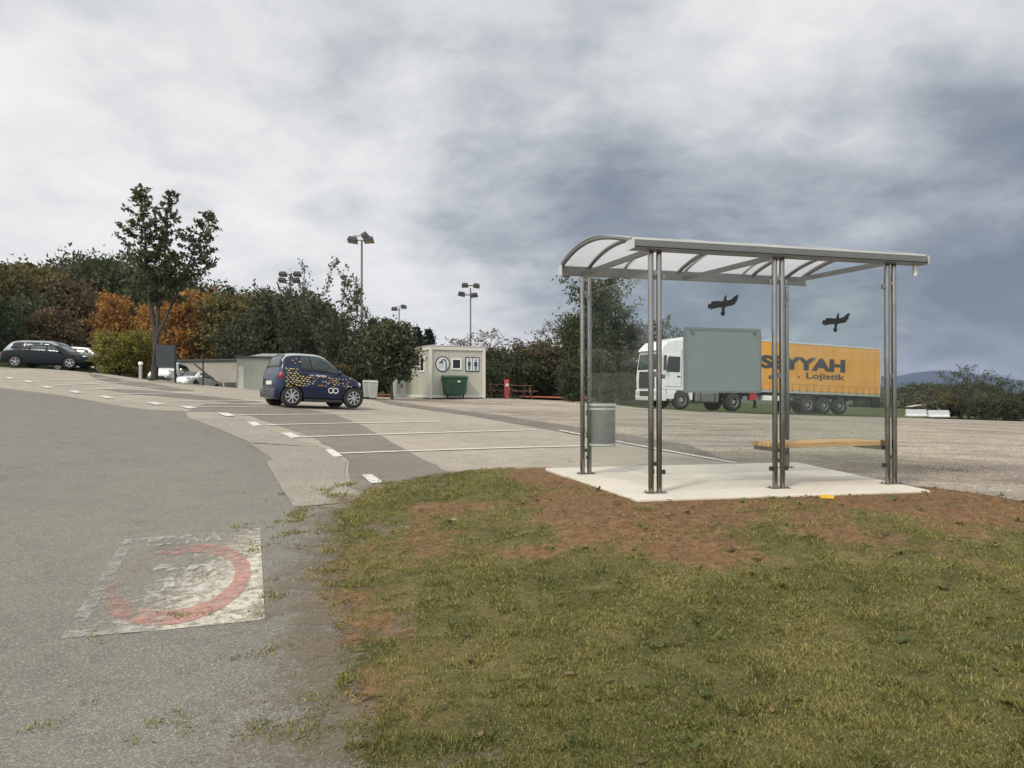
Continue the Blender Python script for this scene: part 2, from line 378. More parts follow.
def G(px, py, ymax=58):
    """ground point seen at a picture position"""
    d = ray(px, py); ys = np.concatenate([np.arange(1.5, 20, .02), np.arange(20, ymax, .05)])
    t = ys/d.y; g = H(d.x*t, ys); z = CAMZ+d.z*t
    k = np.nonzero(z < g)[0]
    i = k[0] if len(k) else len(ys)-1
    return (d.x*t[i], ys[i])
def at(px, Y): return ((px-512)/FPX*Y, Y)
def inpoly(P, poly):
    x, y = P[:,0], P[:,1]; c = np.zeros(len(P), bool); n = len(poly)
    for i in range(n):
        x1,y1 = poly[i]; x2,y2 = poly[(i+1)%n]
        if y1 == y2: continue
        k = ((y1 > y) != (y2 > y)) & (x < (x2-x1)*(y-y1)/(y2-y1)+x1); c ^= k
    return c
def densify(poly, step):
    out = []
    for i in range(len(poly)):
        a = np.array(poly[i]); b = np.array(poly[(i+1)%len(poly)]); L = np.hypot(*(b-a)); k = max(1, int(L/step))
        out += [tuple(a+(b-a)*j/k) for j in range(k)]
    return out
def smooth_poly(pts, k=4):
    """open polyline, Catmull-Rom"""
    P = [np.array(p, float) for p in pts]; P = [2*P[0]-P[1]]+P+[2*P[-1]-P[-2]]; out = []
    for i in range(1, len(P)-2):
        for j in range(k):
            t = j/k; a,b,c,d = P[i-1:i+3]
            out.append(tuple(.5*((2*b)+(c-a)*t+(2*a-5*b+4*c-d)*t*t+(3*b-a-3*c+d)*t**3)))
    out.append(tuple(P[-2])); return out
def sheet(name, poly, off, mat, grid=None, kind='structure', jitter=0, zf=None):
    poly = densify(poly, .4)
    if jitter:
        def jt(x, y):
            if name == 'verge' and distpoly(np.array([[x,y]]), pad_pts)[0] < .35: return (x, y)
            return (x+jitter*noise.noise(Vector((x*3.1,y*3.1,off*50))), y+jitter*noise.noise(Vector((x*3.1+9,y*3.1,off*50))))
        poly = [jt(x, y) for x, y in poly]
    A = np.array(poly); x0,y0 = A.min(0); x1,y1 = A.max(0)
    pts = []
    g = grid or .5
    lim = 30
    gx = np.arange(math.floor(max(x0,-lim)/g)*g, min(x1,lim), g); gy = np.arange(math.floor(max(y0,-10)/g)*g, min(y1,lim), g)
    if len(gx) and len(gy):
        Q = np.array(np.meshgrid(gx, gy)).reshape(2,-1).T; pts.append(Q[inpoly(Q, poly)])
    g = 2.0
    gx = np.arange(math.floor(x0/g)*g, x1, g); gy = np.arange(math.floor(y0/g)*g, y1, g)
    if len(gx) and len(gy):
        Q = np.array(np.meshgrid(gx, gy)).reshape(2,-1).T
        Q = Q[(np.abs(Q[:,0]) > lim) | (Q[:,1] > lim) | (Q[:,1] < -10)]
        if len(Q): pts.append(Q[inpoly(Q, poly)])
    I = np.concatenate(pts) if pts else np.zeros((0,2))
    if len(I):   # stay off the boundary
        dm = np.min(np.hypot(I[:,0,None]-A[None,:,0], I[:,1,None]-A[None,:,1]), 1); I = I[dm > .12*(grid or .5)/.5]
    allp = [Vector(p) for p in poly]+[Vector(p) for p in I]
    n = len(poly)
    V, E, F, *_ = delaunay_2d_cdt(allp, [(i,(i+1)%n) for i in range(n)], [], 1, 1e-5)
    V = np.array([(v.x,v.y) for v in V]); z = H(V[:,0], V[:,1]); r = np.hypot(V[:,0], V[:,1])
    z = z+off*(1+r/32)
    if zf is not None: z = z+zf(V, poly)
    me = bpy.data.meshes.new(name); me.from_pydata(np.column_stack([V, z]).tolist(), [], [tuple(f) for f in F])
    bm = bmesh.new(); bm.from_mesh(me)
    for f in bm.faces:
        f.normal_update()
        if f.normal.z < 0: f.normal_flip()
        f.smooth = True
    bm.to_mesh(me); bm.free()
    o = link(name, me, mat)
    if kind: o['kind'] = kind
    return o

# base ground: polar sheet to the horizon
rs = np.concatenate([[.01], np.geomspace(1.2, 60, 90), np.geomspace(64, 7000, 60)]); na = 200
an = np.linspace(0, 2*np.pi, na, endpoint=False)
X = (rs[:,None]*np.cos(an)).ravel(); Y = (rs[:,None]*np.sin(an)).ravel()
Z = H(X, Y)-.05-.0035*np.minimum(np.hypot(X,Y),100)
ii = np.arange(len(rs)-1)[:,None]*na; jj = np.arange(na)
F = np.stack([ii+jj, ii+na+jj, ii+na+(jj+1)%na, ii+(jj+1)%na], -1).reshape(-1,4)
tag(npmesh('ground', np.column_stack([X,Y,Z]), F, M['ground'], smooth=True), kind='structure')

# gravel lot
edge_pg = [(372,399.5),(388,404.5),(470,416),(560,432),(650,449),(745,465.5)]      # parking / gravel edge
gfar = [(378,396.2),(430,397.3),(492,397.5),(560,397.5),(600,401),(636,407),(700,411.2),(790,414.2),(880,416.6),(950,418.5),(1024,421),(1080,423)]
gl = [G(*p) for p in gfar]+[(44,38),(44,5),(20,5.5),(9,6.2),(6.0,6.9),(4.2,7.4),(1.0,9),(.2,9.8)]+[G(*p) for p in edge_pg[::-1]]
sheet('gravel_lot', gl, -.012, M['gravel'], jitter=.12)
# old pale asphalt of the parking lot (with the road cut out of it)
lot_top = [(-80,372),(0,367),(95,373.5),(150,381),(205,386),(262,392.5),(330,396.5)]
lot = [G(*p) for p in lot_top+edge_pg]+[(.3,9.3),(1.0,7.5),(0,5),(0,-6),(-30,-6),(-60,15)]
sheet('parking_lot', lot, 0, M['asphalt_old'], jitter=.03)
road_edge = [(0,388),(66,396.5),(133,408),(186,411.5)]
road_edge2 = [(188,419),(210,426),(232,435),(252,443),(272,460)]
road_edge3 = [(266,463),(282,489.5),(294,508),(318,506)]
rd = [G(-90,379)]+[G(*p) for p in smooth_poly(road_edge,3)]+[G(*p) for p in smooth_poly(road_edge2,3)]+[G(*p) for p in road_edge3]+[(-.9,7.6),(-.5,5),(-.2,3),(0,-5),(-30,-5),(-45,10)]
sheet('road', rd, .004, M['asphalt_road'])
dark_l = [(186,411.6),(214,411.5),(243,413.5),(285,427.5),(312,437.5),(334,450),(350,462),(347,474),(351,488)]
dark_r = [(372,493),(460,476),(444,470),(412,453),(381,436.5),(362,425.5),(334,414.5),(300,408),(240,404),(205,404)]
sheet('dark_asphalt_strip', [G(*p) for p in dark_l+dark_r], .004, M['asphalt_dark'], jitter=.05)
sheet('road_patch', [G(*p) for p in [(189,418.8),(243,418.8),(290,437.5),(322,447.5)]+[(310,447),(250,443.2),(232,435.2),(210,426.2)]], .0075, M['asphalt_patch'])
sheet('road_patch', [G(*p) for p in [(250,444),(325,447.8),(346,463),(344,475),(348,490),(340,504),(294,508),(282,489.7),(266.5,463.2),(272.5,460)]], .0075, M['asphalt_patch'])
sheet('dark_asphalt_strip', [G(*p) for p in [(88,373.6),(104,375),(150,383),(195,391),(168,391),(120,384),(96,379)]], .004, M['asphalt_dark'])
sheet('dark_asphalt_strip', [G(*p) for p in [(100,389),(150,390.5),(205,396),(262,402),(235,403),(180,398),(130,394)]], .004, M['asphalt_dark'])
# clay courts
def flat_poly(name, pts, z, mat, kind='structure'):
    me = bpy.data.meshes.new(name); me.from_pydata([(x,y,z) for x,y in pts], [], [tuple(range(len(pts)))])
    o = link(name, me, mat); o['kind'] = kind; return o
def court(name, x0,x1,y0,y1, mat=None, off=.05):
    sheet(name, [(x0,y0),(x1,y0),(x1,y1),(x0,y1)], off, mat or M['clay'])
court('clay_court', 0.5, 5.6, 52, 62); court('clay_court', -14, -6.2, 50, 60)
sheet('sandy_track', [at(905,64), at(912,64), at(935,92), at(938,110), at(932,110), at(926,92)], .03, M['sand'])

gm, gnt, ga, gms = paintmat('coarse_dark_gravel', (.155,.138,.115), .52, .14, 9, 4.)
e0 = [G(*p) for p in edge_pg]
sheet('gravel_strip', e0+[(x+.9,y+1.1) for x,y in e0[::-1]][1:-1]+[(e0[0][0]+.3,e0[0][1]+.5)], .002, gm, jitter=.10)
# painted markings
pw, *_ = paintmat('white_road_paint', (.64,.635,.60), .41, .10, 11)
for q in [[(217,413.6),(228,413.4),(235,416.6),(226,417)],[(247,422.7),(256,422.6),(262,426),(253,426.6)],[(281,433.8),(291,433.5),(302,438),(291,438.8)],
          [(325,450.6),(333,450.2),(343,457.2),(334,458)],[(362,476),(372,475.6),(383,483.4),(371,484.6)],[(180,406.9),(190,406.8),(197,408.8),(188,409.2)],
          [(145,403),(155,402.8),(166,405),(156,405.4)],[(98,396.8),(106,396.6),(115,398.6),(106,399)],[(67,391.5),(75,391.3),(83,393.2),(75,393.6)],
          [(40,386.8),(47,386.6),(54,388.2),(47,388.6)],[(22,381.5),(29,381.3),(35,382.6),(28,383)],[(4,378),(10,377.8),(16,379),(9,379.4)]]:
    o = sheet('painted_dash', [G(*p) for p in q], .012, pw)
def gline(a, b, w, name='parking_line', off=.012):
    A = np.array(G(*a)); B = np.array(G(*b)); d = B-A; n = np.array([-d[1], d[0]])/np.hypot(*d)*w/2
    return sheet(name, [tuple(A-n), tuple(B-n), tuple(B+n), tuple(A+n)], off, pw)
for a, b in [((338,454.3),(618,446)),((304,437.6),(536,430.5)),((266,425.6),(440,422)),((242,415.6),(372,414.5)),((200,407.6),(330,408)),
             ((165,402),(262,401.5)),((112,395),(205,393.5)),((84,390),(160,388)),((56,385.5),(128,383)),((36,381),(108,378.5))]:
    gline(a, b, .12)
gline((560,430.6),(735,463.2), .10, 'edge_line', .007)

# ---- faded 30 zone sign painted on the road
A0,A1,A2,A3 = [np.array(G(*p)) for p in ((72,624),(265,621),(260,529),(153,541))]   # near-left, near-right, far-right, far-left
A0 = np.array(G(60,641)); A3 = np.array(G(124,541))
def SQ(u, v): return tuple(A0*(1-u)*(1-v)+A1*u*(1-v)+A2*u*v+A3*(1-u)*v)
def fadepaint(name, col, seed, wearL, wearR, scale=7):
    """paint worn away mostly on the left, where the tyres run"""
    m, nt, a, ms = paintmat(name, col, .5, .06, scale, seed)
    p = pos(nt); s = nt.nodes.new('ShaderNodeSeparateXYZ'); nt.links.new(p, s.inputs[0])
    xl, xr = float(SQ(.1,.5)[0]), float(SQ(.9,.5)[0])
    mr = N(nt, 'ShaderNodeMapRange'); nt.links.new(s.outputs[0], mr.inputs[0])
    mr.inputs[1].default_value = xl; mr.inputs[2].default_value = xr; mr.inputs[3].default_value = wearL; mr.inputs[4].default_value = wearR
    n = N(nt, 'ShaderNodeTexNoise', Scale=float(scale), Detail=9., Roughness=.78); n.noise_dimensions = '4D'; n.inputs['W'].default_value = seed
    nt.links.new(p, n.inputs['Vector'])
    k = math_(nt, 'MULTIPLY', math_(nt, 'SUBTRACT', n.outputs[0], mr.outputs[0]), 4.6, clamp=True)
    nt.links.new(k, ms.inputs[0]); return m
fw = fadepaint('faded_white_paint', (.55,.52,.43), 1., .62, .34, 15)
fw2 = fadepaint('worn_white_outline', (.42,.41,.365), 5., .45, .42)
fr_ = fadepaint('faded_red_paint', (.43,.235,.195), 2., .50, .35, 9)
sheet('zone_marking', [SQ(.0,.0),SQ(1,0),SQ(1,1),SQ(0,1)], .008, fw, grid=.25)
sheet('zone_marking', [SQ(.0,.12),SQ(.08,.12),SQ(.08,1),SQ(0,1)], .010, fw2, grid=.25)
sheet('zone_marking', [SQ(.0,.0),SQ(.42,0),SQ(.42,.05),SQ(0,.05)], .010, fw2, grid=.25)
sheet('zone_marking', [SQ(.0,.93),SQ(.5,.93),SQ(.5,1),SQ(0,1)], .010, fw2, grid=.25)
def ringpoly(cu, cv, ro_u, ro_v, ri_u, ri_v, name, mat, off, a0=0, a1=360):
    k = 40; vs = []; fs = []
    for i in range(k+1):
        a = R(a0+(a1-a0)*i/k)
        for (ru, rv) in ((ro_u,ro_v),(ri_u,ri_v)):
            x, y = SQ(cu+ru*math.cos(a), cv+rv*math.sin(a)); vs.append((x,y,h(x,y)+off))
        if i: b = 2*i; fs.append((b-2,b,b+1,b-1))
    me = bpy.data.meshes.new(name); me.from_pydata(vs, [], fs); o = link(name, me, mat); o['kind'] = 'structure'
ringpoly(.50,.44,.43,.41,.33,.295,'red_ring_marking', fr_, .014)
def textmesh(body, size, bold=0, extrude=0.0, align='LEFT', space=1.0):
    c = bpy.data.curves.new('t', 'FONT'); c.body = body; c.size = size; c.offset = bold; c.extrude = extrude; c.align_x = align; c.space_character = space
    c.resolution_u = 4
    o = bpy.data.objects.new('t', c); COL.objects.link(o)
    dg = bpy.context.evaluated_depsgraph_get(); me = bpy.data.meshes.new_from_object(o.evaluated_get(dg))
    bpy.data.objects.remove(o); bpy.data.curves.remove(c); me.materials.clear(); return me
def textfit(name, body, x0, x1, z0, z1, y, mat, parent, bold=0, th=.006):
    """upright writing in the local xz plane facing -y, fitted to a rectangle"""
    me = textmesh(body, 1, bold, .5)
    n = len(me.vertices); co = np.empty(n*3, np.float32); me.vertices.foreach_get('co', co); co = co.reshape(-1,3)
    mn, mx = co.min(0), co.max(0); q = (co-mn)/(mx-mn)
    out = np.column_stack([x0+q[:,0]*(x1-x0), y-q[:,2]*th, z0+q[:,1]*(z1-z0)])
    me.vertices.foreach_set('co', out.astype(np.float32).ravel()); me.update()
    return link(name, me, mat, parent)
wp_ = fadepaint('worn_letters', (.62,.60,.54), 3., .485, .445, 10)
for body, u0,u1,v0,v1 in (('30', .30,.72,.27,.62), ('CONA', .18,.72,.86,.99)):
    me = textmesh(body, 1, .02, 0); n = len(me.vertices); co = np.empty(n*3, np.float32); me.vertices.foreach_get('co', co); co = co.reshape(-1,3)
    mn, mx = co.min(0), co.max(0); out = []
    for c in co:
        x, y = SQ(u0+(c[0]-mn[0])/(mx[0]-mn[0])*(u1-u0), v0+(c[1]-mn[1])/(mx[1]-mn[1])*(v1-v0)); out.append((x,y,h(x,y)+.017))
    me.vertices.foreach_set('co', np.array(out, np.float32).ravel()); me.update()
    tag(link('painted_lettering', me, wp_), kind='structure')

# ------------------------------------------------------------------ shelter frame (local: x along, y away, z from pad top)
SB = np.array([1.375, 7.5]); SR = math.atan2(.75, 2.63); PADZ = .63
su = np.array([math.cos(SR), math.sin(SR)]); sv = np.array([-math.sin(SR), math.cos(SR)])
def SW(x, y): return tuple(SB+su*x+sv*y)
PADL = [(-.40,-.42),(3.18,-.30),(3.10,2.55),(-.42,2.62)]
# pad polygon measured in the picture: near corner, right corner, far right, far left
pad_pts = [(1.133,7.07),(4.137,7.72),(3.95,10.81),(.421,9.955)]
mb = MB(); mb.prism([(p[0]-0, p[1]) for p in pad_pts], PADZ-.35, PADZ, axis='z')
pad = mb.build('concrete_pad', M['concrete'], bevel=.012); pad['kind'] = 'structure'

# ------------------------------------------------------------------ verge: soil and mown grass
vb = [(352,800),(345,760),(338,700),(330,640),(322,590),(322,545),(332,515),(352,497),(372,489),(410,480),(455,472.5),(500,469.5),(548,468)]
vleft = [(-.75,-3),(-.78,1.5)]+[G(*p) for p in vb]
verge = vleft+[(.435,9.93),(1.145,7.088),(4.12,7.735),(4.10,8.2),(4.35,8.25)]+[(4.9,7.65),(5.6,7.35),(6.6,7.3),(9,7.0),(14,6.3),(14,-3)]
soil_c = [np.array(p) for p in densify(pad_pts, .1)]
SC = np.array(soil_c)
def soilfac(P):
    d = np.min(np.hypot(P[:,0,None]-SC[None,:,0], P[:,1,None]-SC[None,:,1]), 1)
    w = np.array([noise.fractal(Vector((x*1.1,y*1.1,3.)), 1., 2., 5) for x, y in P[:,:2]])
    w2 = np.array([noise.noise(Vector((x*.35+4,y*.35,7.))) for x, y in P[:,:2]])
    # broad on the right, narrow on the left end of the pad
    reach = np.where(P[:,0] < 1.2, np.clip(.55+.9*(P[:,0]+.3), .4, 1.7), 1.9)
    s = np.clip(1.08-(d/reach)*.85, 0, 1)+w*.55+w2*.25
    # stony strip along the road edge
    e = np.clip(.72-np.abs(P[:,0]+.75)*.55, 0, 1)*(P[:,1] < 8.0)
    return np.clip(np.maximum(s, e*.85+w*.75+w2*.3), 0, 1)
def distpoly(P, poly):
    A = np.array(densify(poly, .08)); out = np.empty(len(P))
    for i in range(0, len(P), 2000):
        q = P[i:i+2000]; out[i:i+2000] = np.min(np.hypot(q[:,0,None]-A[None,:,0], q[:,1,None]-A[None,:,1]), 1)
    return out
padA = pad_pts
def rise(P):
    d = distpoly(P, vleft[1:]) if len(P) else 0
    t = np.clip(d/.5, 0, 1)
    b = np.array([noise.fractal(Vector((x*5,y*5,0.)), .9, 2.1, 5) for x, y in P[:,:2]])
    b2 = np.array([noise.noise(Vector((x*.9,y*.9,5.))) for x, y in P[:,:2]])
    dp = distpoly(P, pad_pts); near = np.clip(1-dp/1.6, 0, 1)
    base = H(P[:,0], P[:,1]); lift = (PADZ-.03-base-.012)*near**1.3
    cl = np.clip((dp-.05)/.4, 0, 1); return t*(.004+cl*(b*.022+b2*.028))+np.clip(lift,0,.2)*t
vo = sheet('verge', verge, .012, M['verge'], grid=.09, jitter=.10, zf=lambda V, poly: rise(V))
me = vo.data; V = np.empty(len(me.vertices)*3, np.float32); me.vertices.foreach_get('co', V); V = V.reshape(-1,3)
sf = soilfac(V); a = me.attributes.new('soil', 'FLOAT', 'POINT'); a.data.foreach_set('value', sf.astype(np.float32))
EDGE = [p for p in vleft[1:]]
eg = np.clip(distpoly(V[:,:2], EDGE+EDGE[::-1])/.55, 0, 1); a = me.attributes.new('edge', 'FLOAT', 'POINT'); a.data.foreach_set('value', eg.astype(np.float32))

def grassblades(name, P, base_z, hgt, wid, tint, mat, lean=.9):
    n = len(P); rng = np.random.default_rng(5)
    az = rng.uniform(0, 2*np.pi, n); ln = rng.uniform(.3, 1.3, n)*lean
    d = np.column_stack([np.cos(az)*np.sin(ln), np.sin(az)*np.sin(ln), np.cos(ln)])*hgt[:,None]
    a2 = rng.uniform(0, 2*np.pi, n); w = np.column_stack([np.cos(a2), np.sin(a2), np.zeros(n)])*wid[:,None]
    b = np.column_stack([P, base_z]); mid = b+d*.55+np.array([0,0,1])*hgt[:,None]*.12; tip = b+d
    V = np.stack([b-w, b+w, mid+w*.7, tip, mid-w*.7], 1).reshape(-1,3)
    F = (np.arange(n)[:,None]*5+np.array([0,1,2,3,4])[None]); 
    return npmesh(name, V, F, mat, tint=np.repeat(tint[:,None], 3, 1))
LG['blade'] = leafmat('grass_blades', [(.078,.102,.026),(.165,.178,.046),(.29,.262,.085),(.52,.43,.22)], .25)
rng = np.random.default_rng(11)
n = 1050000; rr = 2.6*np.power(13.0/2.6, rng.uniform(0,1,n)); aa = rng.uniform(-.30, .95, n)   # log-radial: density falls as 1/d^2
P = np.column_stack([rr*np.sin(aa)/np.cos(np.clip(aa,-1,1))*np.cos(aa), rr*np.cos(aa)])
P = P[inpoly(P, verge)]; P = P[~inpoly(P, pad_pts)]
from mathutils.bvhtree import BVHTree
def bvh_of(o): return BVHTree.FromPolygons([v.co for v in o.data.vertices], [p.vertices for p in o.data.polygons])
bv = bvh_of(vo)
def fastnoise(P, s, seed): return np.array([noise.fractal(Vector((x*s,y*s,seed)), .8, 2.1, 4) for x, y in P])
so = soilfac(P) if len(P) < 9 else None
# soil factor on a coarse lattice, looked up
gxs = np.arange(-2, 15, .06); gys = np.arange(0, 14, .06)
Q = np.array(np.meshgrid(gxs, gys, indexing='ij')).reshape(2,-1).T
SFG = soilfac(Q).reshape(len(gxs), len(gys)); NG = fastnoise(Q, 1.6, 2.).reshape(len(gxs), len(gys)); NG2 = fastnoise(Q, 6., 8.).reshape(len(gxs), len(gys))
def look(T, P):
    i = np.clip(((P[:,0]+2)/.06).astype(int), 0, len(gxs)-1); j = np.clip((P[:,1]/.06).astype(int), 0, len(gys)-1); return T[i,j]
sfv = look(SFG, P); nv = look(NG, P); nv2 = look(NG2, P); eg_ = np.clip(.15+distpoly(P, EDGE+EDGE[::-1])/.35, 0, 1)
keep = rng.uniform(0,1,len(P)) < np.clip(1.1-sfv*1.45+nv2*.75, .015, 1)*np.clip(eg_*1.2+nv2*.8, .0, 1)
P = P[keep]; nv = nv[keep]; nv2 = nv2[keep]; sfv = sfv[keep]
zz = []; ok = []
for i, (x, y) in enumerate(P):
    hit = bv.ray_cast(Vector((x,y,5)), Vector((0,0,-1)))[0]
    zz.append(hit.z-.003 if hit else 0); ok.append(hit is not None)
ok = np.array(ok); zz = np.array(zz)[ok]; P = P[ok]; nv = nv[ok]; nv2 = nv2[ok]; sfv = sfv[ok]
dist = np.hypot(P[:,0], P[:,1]); n = len(P)
hg = rng.uniform(.010, .030, n)*(.75+1.9*np.clip(nv2-.05,0,.6)+.25*nv)*(1-.45*sfv); wd = .0007+.00031*dist; 
ti = np.clip(.30+nv*.42+nv2*.22+rng.normal(0,.17,n)+sfv*.25, 0, .78); dry = rng.uniform(0,1,n) < .20+.2*np.clip(nv,0,1); ti[dry] = rng.uniform(.72,1,dry.sum())
go = grassblades('mown_grass', P, zz, np.clip(hg,.01,.08), wd, ti, LG['blade'], 1.05)
tag(go, 'short mown grass with straw on the verge', 'grass', kind='stuff')
fm, fnt, fb = newmat('dirt_film'); fp = pos(fnt)
fat = N(fnt, 'ShaderNodeAttribute', attribute_name='near'); fn1 = nz(fnt, fp, 2.2, 9, .75); fn2 = nz(fnt, fp, 38, 6, .8)
fnt.links.new(ramp(fnt, fn1, [(.3,(.10,.075,.045)),(.55,(.17,.135,.085)),(.75,(.26,.215,.15))]), fb.inputs['Base Color']); fb.inputs['Roughness'].default_value = .95
fk = math_(fnt, 'ADD', math_(fnt, 'MULTIPLY', fat.outputs['Fac'], .62), math_(fnt, 'ADD', math_(fnt,'MULTIPLY',math_(fnt,'SUBTRACT',fn1,.5),1.3), math_(fnt,'MULTIPLY',math_(fnt,'SUBTRACT',fn2,.5),1.1)))
ftr = fnt.nodes.new('ShaderNodeBsdfTransparent'); fms = fnt.nodes.new('ShaderNodeMixShader'); fnt.links.new(ramp(fnt, fk, [(.38,0.),(.72,.8)]), fms.inputs[0])
fnt.links.new(ftr.outputs[0], fms.inputs[1]); fnt.links.new(fb.outputs[0], fms.inputs[2]); fnt.links.new(fms.outputs[0], fnt.nodes['Material Output'].inputs[0]); bump(fnt, fb, fn2, .6, .01)
fe = vleft[1:]
fpoly = [(x-1.5,y) for x,y in fe[:-4]]+[(-1.2,10.5),(.2,11.2)]+[(x+.25,y) for x,y in fe[::-1]]
fo = sheet('dirt_film', [(-2.3,1.2)]+[(x-1.5,y) for x,y in fe[1:9]]+[(-2.6,9.6),(-1.0,10.6),(.3,10.6)]+[(x+.75,y-.25) for x,y in fe[::-1]], .0105, fm, grid=.15)
Vf = np.empty(len(fo.data.vertices)*3, np.float32); fo.data.vertices.foreach_get('co', Vf); Vf = Vf.reshape(-1,3)
dn = distpoly(Vf[:,:2], fe+[fe[-1]]); wdt = np.interp(Vf[:,1], [2,5,7,9,11], [1.35,1.1,.7,.45,.3])
fa = fo.data.attributes.new('near','FLOAT','POINT'); fa.data.foreach_set('value', np.where(inpoly(Vf[:,:2], verge), 1.0, np.clip(1.0-dn/wdt,0,1)).astype(np.float32))
# clippings strewn on the asphalt edge
n = 110000; P = np.column_stack([rng.uniform(-2.7,-.35,n), rng.uniform(2.4,9.5,n)])
cl = np.array([noise.fractal(Vector((x*2.6,y*2.6,21.)), .7, 2.2, 5) for x, y in P])
edge = np.interp(P[:,1], [2.4,3.3,5,7,9.5], [-.72,-.72,-.95,-1.55,-1.75])
dd = edge-P[:,0]
keep = (cl-.06-np.clip(dd,0,2)*.36 > rng.uniform(-.05,.5,n)*.8) & ~inpoly(P, vleft+[(5,8),(5,-3)])
keep |= (rng.uniform(0,1,n) < .02*np.exp(-np.clip(dd,0,3)*1.5))
P = P[keep]; zz = H(P[:,0], P[:,1])+.009; n = len(P); d = np.hypot(*P.T)
tag(grassblades('grass_clippings', P, zz, rng.uniform(.012,.035,n), .0012+.0004*d, np.clip(rng.normal(.5,.25,n),0,1), LG['blade'], 1.45),
    'dry grass clippings strewn over the asphalt edge', 'clippings', kind='stuff')
n = 260; P = np.column_stack([rng.uniform(-3.5,7,n), rng.uniform(2.5,11,n)]); P = P[rng.uniform(0,1,n) < np.where(inpoly(P, verge), 1, .25)]; P = P[~inpoly(P, pad_pts)]
LV = []; LF = []; LT = []
for x, y in P:
    hit = bv.ray_cast(Vector((x,y,5)), Vector((0,0,-1)))[0]; z = (hit.z+.022 if hit else h(x,y)+.012)
    a = rng.uniform(0,6.28); L = rng.uniform(.016,.034); u = Vector((math.cos(a),math.sin(a),rng.uniform(-.3,.3)))*L; w_ = Vector((-math.sin(a),math.cos(a),rng.uniform(-.3,.3)))*L*.5; c = Vector((x,y,z)); b0 = len(LV)
    LV += [c-u, c-u*.3+w_, c+u*.5+w_*.8, c+u, c+u*.4-w_*.9, c-u*.4-w_]; LF.append([b0+i for i in range(6)]); LT.append(rng.uniform(0,1))
LG['litter'] = leafmat('dead_leaves', [(.04,.026,.016),(.09,.055,.028),(.19,.12,.06)], .1)
tag(npmesh('fallen_leaves', np.array([tuple(v) for v in LV]), np.array(LF), LG['litter'], tint=np.repeat(np.array(LT)[:,None],3,1)), 'small brown fallen leaves scattered over grass and asphalt', 'leaves', kind='stuff')
# broad-leaved weeds in the turf
n = 520; P = np.column_stack([rng.uniform(-.6,8,n), rng.uniform(2.7,8.5,n)]); P = P[inpoly(P, verge)&~inpoly(P, pad_pts)]; P = P[look(NG2, P) > .0]
LV = []; LF = []; LT = []
for x, y in P:
    hit = bv.ray_cast(Vector((x,y,5)), Vector((0,0,-1)))[0]
    if not hit: continue
    tv = rng.uniform(0,.8); R0 = rng.uniform(.02,.045)
    for q in range(rng.integers(4,8)):
        a = rng.uniform(0,6.28); L = R0*rng.uniform(.7,1.2); u = Vector((math.cos(a),math.sin(a),rng.uniform(.2,.9)))*L; w_ = Vector((-math.sin(a),math.cos(a),0))*L*.28; c = Vector((x,y,hit.z+.006)); b0 = len(LV)
        LV += [c, c+u*.45+w_, c+u*.8+w_*.8, c+u, c+u*.8-w_*.8, c+u*.45-w_]; LF.append([b0+i for i in range(6)]); LT.append(min(1,tv+rng.uniform(0,.2)))
LG['weed'] = leafmat('weed_leaves', [(.05,.075,.02),(.10,.12,.032),(.17,.18,.055)], .25)
tag(npmesh('weeds', np.array([tuple(v) for v in LV]), np.array(LF), LG['weed'], tint=np.repeat(np.array(LT)[:,None],3,1)), 'small broad-leaved weeds growing in the mown grass', 'weeds', kind='stuff')
# soil clods and stones
def pebbles(name, P, z, r, mat, tint, label, cat):
    n = len(P); base = np.array([(1,0,0),(-1,0,0),(0,1,0),(0,-1,0),(0,0,.7),(0,0,-.7)], float)
    fs = np.array([(0,2,4),(2,1,4),(1,3,4),(3,0,4),(2,0,5),(1,2,5),(3,1,5),(0,3,5)])
    a = rng.uniform(0,6.28,n); c, s = np.cos(a), np.sin(a); sc = rng.uniform(.6,1.3,(n,1,3))*r[:,None,None]
    b = base[None]*sc; x = b[...,0]*c[:,None]-b[...,1]*s[:,None]; y = b[...,0]*s[:,None]+b[...,1]*c[:,None]
    V = np.stack([x+P[:,0,None], y+P[:,1,None], b[...,2]+(z+r*.2)[:,None]], -1).reshape(-1,3)
    F = (np.arange(n)[:,None,None]*6+fs[None]).reshape(-1,3)
    return tag(npmesh(name, V, F, mat, tint=np.repeat(np.repeat(tint,8)[:,None],3,1)), label, cat, kind='stuff')
LG['stone'] = leafmat('stones', [(.10,.085,.07),(.26,.22,.175),(.46,.41,.33)], 0)
LG['clod'] = leafmat('soil_clods', [(.07,.038,.02),(.15,.082,.042),(.27,.165,.095)], 0)
n = 26000; rr = 9*np.power(28/9, rng.uniform(0,1,n)); aa = rng.uniform(.0,.72,n); P = np.column_stack([rr*np.sin(aa), rr*np.cos(aa)])
k = inpoly(P, gl) & ~inpoly(P, pad_pts) & ~inpoly(P, verge) & ~inpoly(P, lot); P = P[k]; z = H(P[:,0],P[:,1])-.012*(1+np.hypot(*P.T)/32)
pebbles('loose_gravel', P, z, rng.uniform(.004,.013,len(P))*(.7+np.hypot(*P.T)/40), LG['stone'], rng.uniform(.35,1,len(P)), 'loose pale gravel stones on the truck lot', 'gravel')
n = 30000; P = np.column_stack([rng.uniform(-1.6,9,n), rng.uniform(2.6,8.9,n)])
k = inpoly(P, verge) & ~inpoly(P, pad_pts); P = P[k]; s_ = look(SFG, P); P = P[s_ > rng.uniform(.3,1.,len(P))]
zz = []
for x, y in P:
    hit = bv.ray_cast(Vector((x,y,5)), Vector((0,0,-1)))[0]; zz.append(hit.z if hit else -1)
zz = np.array(zz); P = P[zz > -.9]; zz = zz[zz > -.9]
